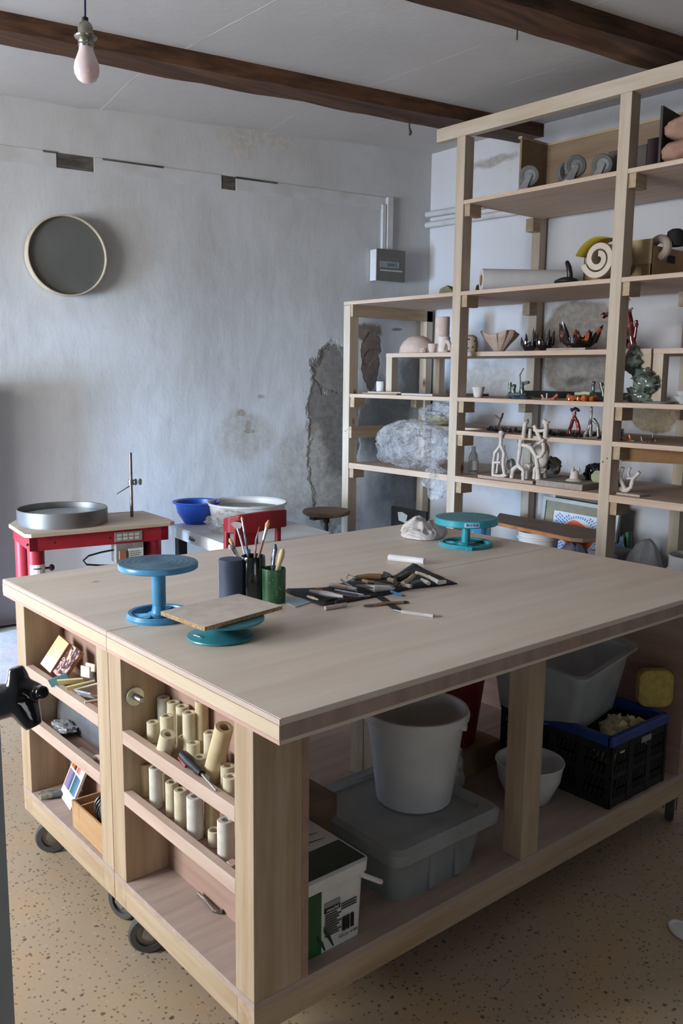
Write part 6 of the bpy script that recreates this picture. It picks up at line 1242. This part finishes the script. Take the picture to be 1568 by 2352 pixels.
lc = (2.92, (2.92,1.575,0.986)[1], zF + .028); b = MB(); b.blob((0, 0, .045), (.035, .05, .045), 5, .3, 2.4, flat=0)
t = simple('shell_vase', b, mat('shell_grey', '9d978f', '8b857d', 14, rough=.7), lc, 'grey shell shaped vase with a dark opening right of the coral sculpture', 'vase', smooth=True)
MB().blob((-.032, .012, .05), (.008, .024, .026), 3, .15, 2).build('dark_opening', BG, t, smooth=True, local=True)
lc = (2.76, (2.76,1.325,0.99)[1], zF + .0285); b = MB(); b.lathe([(.044, 0), (.040, .004), (.024, .012), (.019, .05), (.016, .052), (.018, .014), (.03, .004)], n=30)
for a_ in (60, -60, 180): a_ = R(a_); b.tube([(.017 * math.cos(a_), .017 * math.sin(a_), .045), (.019 * math.cos(a_), .019 * math.sin(a_), .072)], [.010, .001], 8)
simple('crown_cone', b, mat('cone_white', 'd8cfc6', 'cdc4bb', rough=.7), lc, 'white clay cone with a notched crown on the thick particle board', 'sculpture', smooth=True)
lc = (2.86, (2.86,1.272,1.006)[1], zF + .0285); b = MB()
for k in range(9): a_ = R(-20 + 20 * k); b.blob((0, .045 * math.cos(a_), .028 + .038 * math.sin(a_)), (.018, .018, .018), k, .9, 3, 12, 8)
simple('black_wreath', b, BG, lc, 'feathery black arched ceramic piece beside the right tall post', 'sculpture')
lc = (2.80, (2.8,1.223,1.019)[1], zF + .0285); simple('green_leaf', MB().blob((0, 0, .025), (.012, .035, .03), 3, .25, 2, flat=0), mat('leaf_green', 'a4ab86', '959c78', rough=.7), lc, 'pale green clay leaf in front of the black arched piece', 'sculpture', smooth=True)
lc = (2.71, (2.71,1.001,0.964)[1], zF + .0105)
coral([([(2.71,1.038,0.972),(2.71,1.015,0.962),(2.71,0.984,0.978)], .009), ([(2.71,1.011,0.967),(2.71,1.036,1.007),(2.71,1.043,1.036),(2.71,1.031,1.07)], .008), ([(2.71,0.984,0.978),(2.71,0.978,1.014),(2.71,0.972,1.027)], .008), ([(2.71,0.972,1.027),(2.71,0.958,1.04),(2.71,0.946,1.057)], .007), ([(2.71,1.005,1.022),(2.71,0.972,1.027)], .005), ([(2.73,1.004,1.019),(2.73,1.015,1.048),(2.73,1.005,1.071)], .005)], WCLAY, lc, 'white twisted branch sculpture right of the right tall post')
# ---- below the shelving
q = [Vector(p) for p in ((2.786,1.824,0.7), (2.697,1.248,0.7), (2.749,1.239,0.7), (2.83,1.222,0.7), (2.971,1.317,0.7), (3.06,2.044,0.7))]
pk = [(2.80, 1.86), (2.72, 1.30), (2.745, 1.25), (2.83, 1.20), (3.04, 1.33), (3.07, 2.04)]
o = MB().prism([(x - 2.9, y - 1.6) for x, y in pk], 0, .02).build('wide_plank', wood('brown_plank', 'a08d82', '857268', 1, knots=False), bevel=.003); o.location = (2.9, 1.6, .68); tag(o, 'wide brown plank lying across buckets under the shelving', 'plank')
MB().add([(p_[0] + d_, p_[1] + .0, z_) for p_ in (pk[0], pk[1]) for d_, z_ in ((-.0012, .681), (-.0012, .6985), (.001, .6985), (.001, .681))], [(0, 1, 2, 3), (7, 6, 5, 4), (0, 4, 5, 1), (1, 5, 6, 2), (2, 6, 7, 3), (3, 7, 4, 0)]).build('bare_edge', mat('bare_orange_edge', 'b5794a', '9c6439', 20), o)
def pail(x, y, r, z0, z1, label, m=WHITEP, extra=None, nm='plastic_pail'):
    t = thing(nm, label, 'bucket', (x, y, z0)); h_ = z1 - z0
    MB().lathe([(0, 0), (r * .82, 0), (r * .86, .006), (r * .98, h_ * .86), (r * 1.06, h_ * .87), (r * 1.06, h_ * .9), (r, h_ * .91), (r * 1.0, h_ * .98), (r * 1.03, h_), (r * .97, h_), (r * .8, .01), (0, .01)], (x, y, z0), 36).build('pail_body', m, t, smooth=True); return t
CB = lambda x, y, w_, h_, lb: simple('storage_box', MB().box(-w_ / 2, w_ / 2, -w_ / 2, w_ / 2, 0, h_), CARD, (x, y, FL), lb, 'box', bevel=.003)
CB(2.86, 1.62, .26, .36, 'cardboard box on the floor under the white pail and plank'); CB(2.82, 2.05, .26, .33, 'cardboard box on the floor under the blue printed pail')
t = pail(2.86, 1.60, .105, .391, .678, 'white pail with a yellow rim directly under the brown plank')
MB().lathe([(.098, .66), (.104, .66), (.104, .676), (.098, .676)], (2.86, 1.60, 0), 36).build('yellow_rim', mat('rim_yellow', 'd9b93a', 'cfae30'), t)
text('BG', .03, TXK, frame((2.86 - .095, 1.60 - .045, .60), (.55, -.83, 0), (-.83, -.55, 0)), t, ext=.001)
t = pail(2.82, 2.03, .11, .361, .70, 'white pail with a blue printed band behind the turquoise banding wheel')
MB().lathe([(.1055, .60), (.108, .60), (.109, .675), (.1065, .675)], (2.82, 2.03, 0), 36).build('printed_band', glz('band_print', '4fa3d6', '3f93c8', 'd9c24a', 14), t)
simple('purple_bag', MB().blob((0, 0, .29), (.10, .13, .33), 7, .12, 1.8, 28, 18, flat=0), mat('bag_purple', '55505c', '6a6774', 8, rough=.5, bump=.5), (2.86, 1.37, FL), 'greyish purple plastic sack under the right end of the plank', 'sack', smooth=True)
simple('blue_cloth', MB().blob((0, 0, .30), (.06, .07, .32), 9, .3, 2.4, 28, 18, flat=0), mat('cloth_bluegrey', '5d6f8a', '8a9db5', 18, rough=.9, bump=.4), (3.02, 1.22, FL), 'crumpled blue grey cloth beside the right tall post under the shelving', 'cloth', smooth=True)
simple('black_folder', MB().box(-.006, .006, -.14, .16, 0, .66), BLACKM, (2.80, 2.50, FL), 'black flat portfolio with a torn white sticker leaning under the left bay', 'folder', rz=R(0), bevel=.002)
o = MB().prism([(-.03, -.02), (.03, -.03), (.045, .02), (.0, .035), (-.04, .03)], 0, .001).build('torn_sticker', mat('sticker_torn', 'b9c4c6')); o.location = (2.7925, 2.56, .63); o.rotation_euler = (R(90), 0, R(-90)); tag(o, 'torn pale sticker on the black portfolio', 'sticker')
# framed picture leaning on the back wall
PX_ = 3.12; 
t = thing('framed_picture', 'framed print of an orange shape ringed with blue strokes leaning on the wall', 'picture', (PX_, 1.5, FL))
Mp = frame((PX_, 1.83, FL), (0.06, -1, 0), (.075, 0, 1)) @ Matrix.Rotation(R(2.2), 4, 'Y')
W_, H_ = .47, .79
fr_ = mat('frame_olive', '8d8a72', '7d7a64', rough=.5); fs_ = mat('frame_silver', 'a9adab', '9b9f9d', rough=.35, metal=.3)
b = MB()
for (a0, a1_, c0_, c1_) in ((0, W_, H_ - .02, H_), (0, W_, 0, .02), (0, .02, .02, H_ - .02), (W_ - .02, W_, .02, H_ - .02)): b.box(a0, a1_, -.02, .0, c0_, c1_, Mp)
b.build('outer_frame', fs_, t, bevel=.003)
b = MB()
for (a0, a1_, c0_, c1_) in ((.02, W_ - .02, H_ - .07, H_ - .02), (.02, W_ - .02, .02, .07), (.02, .07, .07, H_ - .07), (W_ - .07, W_ - .02, .07, H_ - .07)): b.box(a0, a1_, -.012, .0, c0_, c1_, Mp)
b.build('mount', fr_, t)
MB().box(.07, W_ - .07, -.008, 0, .07, H_ - .07, Mp).build('print_paper', mat('paper_pale', 'd9e2ea', 'd2dbe4'), t)
b = MB(); cx_, cz_ = .235, .60
for ring, (ra, rb) in enumerate(((.096, .110), (.114, .128), (.132, .146), (.150, .162))):
    n_ = 46 + 10 * ring
    for k in range(n_):
        a_ = 2 * math.pi * k / n_; e_ = 1 + .15 * abs(math.cos(a_)) ** 2
        u0 = Vector((cx_ + ra * e_ * math.cos(a_), cz_ + ra * math.sin(a_))); u1 = Vector((cx_ + rb * e_ * math.cos(a_), cz_ + rb * math.sin(a_))); nn_ = Vector((-(u1 - u0).y, (u1 - u0).x)).normalized() * .0028
        P4 = [u0 - nn_, u1 - nn_, u1 + nn_, u0 + nn_]
        if all(.075 < q_.x < W_ - .075 and .075 < q_.y < H_ - .078 for q_ in P4): b.add([(q_.x, -.0092, q_.y) for q_ in P4] + [(q_.x, -.008, q_.y) for q_ in P4], [(0, 1, 2, 3), (7, 6, 5, 4), (0, 4, 5, 1), (1, 5, 6, 2), (2, 6, 7, 3), (3, 7, 4, 0)], Mp)
b.build('blue_strokes', mat('ink_blue', '3f7fd0', '3674c4'), t)
MO = Mp @ Matrix.Rotation(R(90), 4, 'X')
MB().prism([(cx_ + .098 * math.cos(q_) * (1 + .10 * math.cos(2 * q_)), cz_ + .078 * math.sin(q_) + .012 * math.cos(3 * q_)) for q_ in [2 * math.pi * k / 40 for k in range(40)]], .0085, .0095, MO).build('orange_shape', mat('ink_orange', 'ea6a2c', 'e26226'), t)
MB().prism([(cx_ - .085, cz_ + .06), (cx_ - .035, cz_ + .035), (cx_ - .07, cz_ + .03)], .0097, .0103, MO).build('white_shape', mat('paper_pale', 'd9e2ea'), t)
MB().prism([(cx_ + .01, cz_ + .01), (cx_ + .03, cz_ + .035), (cx_ + .08, cz_ + .005), (cx_ + .03, cz_ - .02)], .0097, .0103, MO).build('black_shape', mat('ink_navy', '23253a'), t)
simple('backing_board', MB().box(-.006, .006, -.25, .17, 0, .84), mat('board_taupe', '8b8578', '7c766a', rough=.8), (3.26, 1.62, FL), 'taupe board standing behind the framed print', 'board')
CP = N('clear_bag'); co = CP.n('ShaderNodeTexCoord').outputs['Object']; tr = CP.n('ShaderNodeBsdfTransparent'); mxs = CP.n('ShaderNodeMixShader', i_0=CP.ramp(CP.noise(co, 5, 3), .3, .7, .35, .75)); CP.t.links.new(tr.outputs[0], mxs.inputs[1]); CP.t.links.new(CP.p.outputs[0], mxs.inputs[2]); CP.t.links.new(mxs.outputs[0], CP.out.inputs[0]); CP.base(lin('9b9ca0')); CP.p.inputs['Roughness'].default_value = .15; CP.bump(CP.noise(co, 9, 4), .8, .03)
simple('storage_box', MB().box(-.10, .10, -.06, .10, 0, .62), mat('box_grey_purple', '6c6a70', '615f66'), (2.86, 1.12, FL), 'grey box inside the clear wrapping right of the tall post, under the shelving', 'box', bevel=.01)
bag((2.80, .94, FL), (.10, .12, .37), 31, 'clear plastic wrapping bulging right of the tall post under the shelving', m=CP.m, amp=.1, fr=1.3, name='plastic_wrapping')
simple('green_bottle', MB().lathe([(0, 0), (.035, 0), (.037, .55), (.02, .62), (.016, .68), (0, .68)], n=24), mat('bottle_green', '1f5236', '2a6242', rough=.3), (3.05, 1.19, FL), 'dark green container just right of the tall post under the shelving', 'bottle', smooth=True)
pail(2.80, .70, .11, FL, .70, 'tall white pail at the right edge behind the table', nm='plastic_pail')
# white lid at the right edge
o = MB().lathe([(0, 0), (.03, 0), (.034, .003), (.034, .008), (.03, .01), (.027, .006), (0, .006)], n=36, sx=1.5, sy=1.0).build('oval_tray', WHITEP, smooth=True)
pp = (1.179,-0.188,0.05); o.location = (pp[0], pp[1], FL + .0005); o.rotation_euler = (0, 0, R(70)); tag(o, 'white oval plastic tray lying on the floor at the right edge of the picture', 'tray')
for o in bpy.data.objects:
    if o.type == 'MESH' and o.parent and 'category' in o: del o['category']
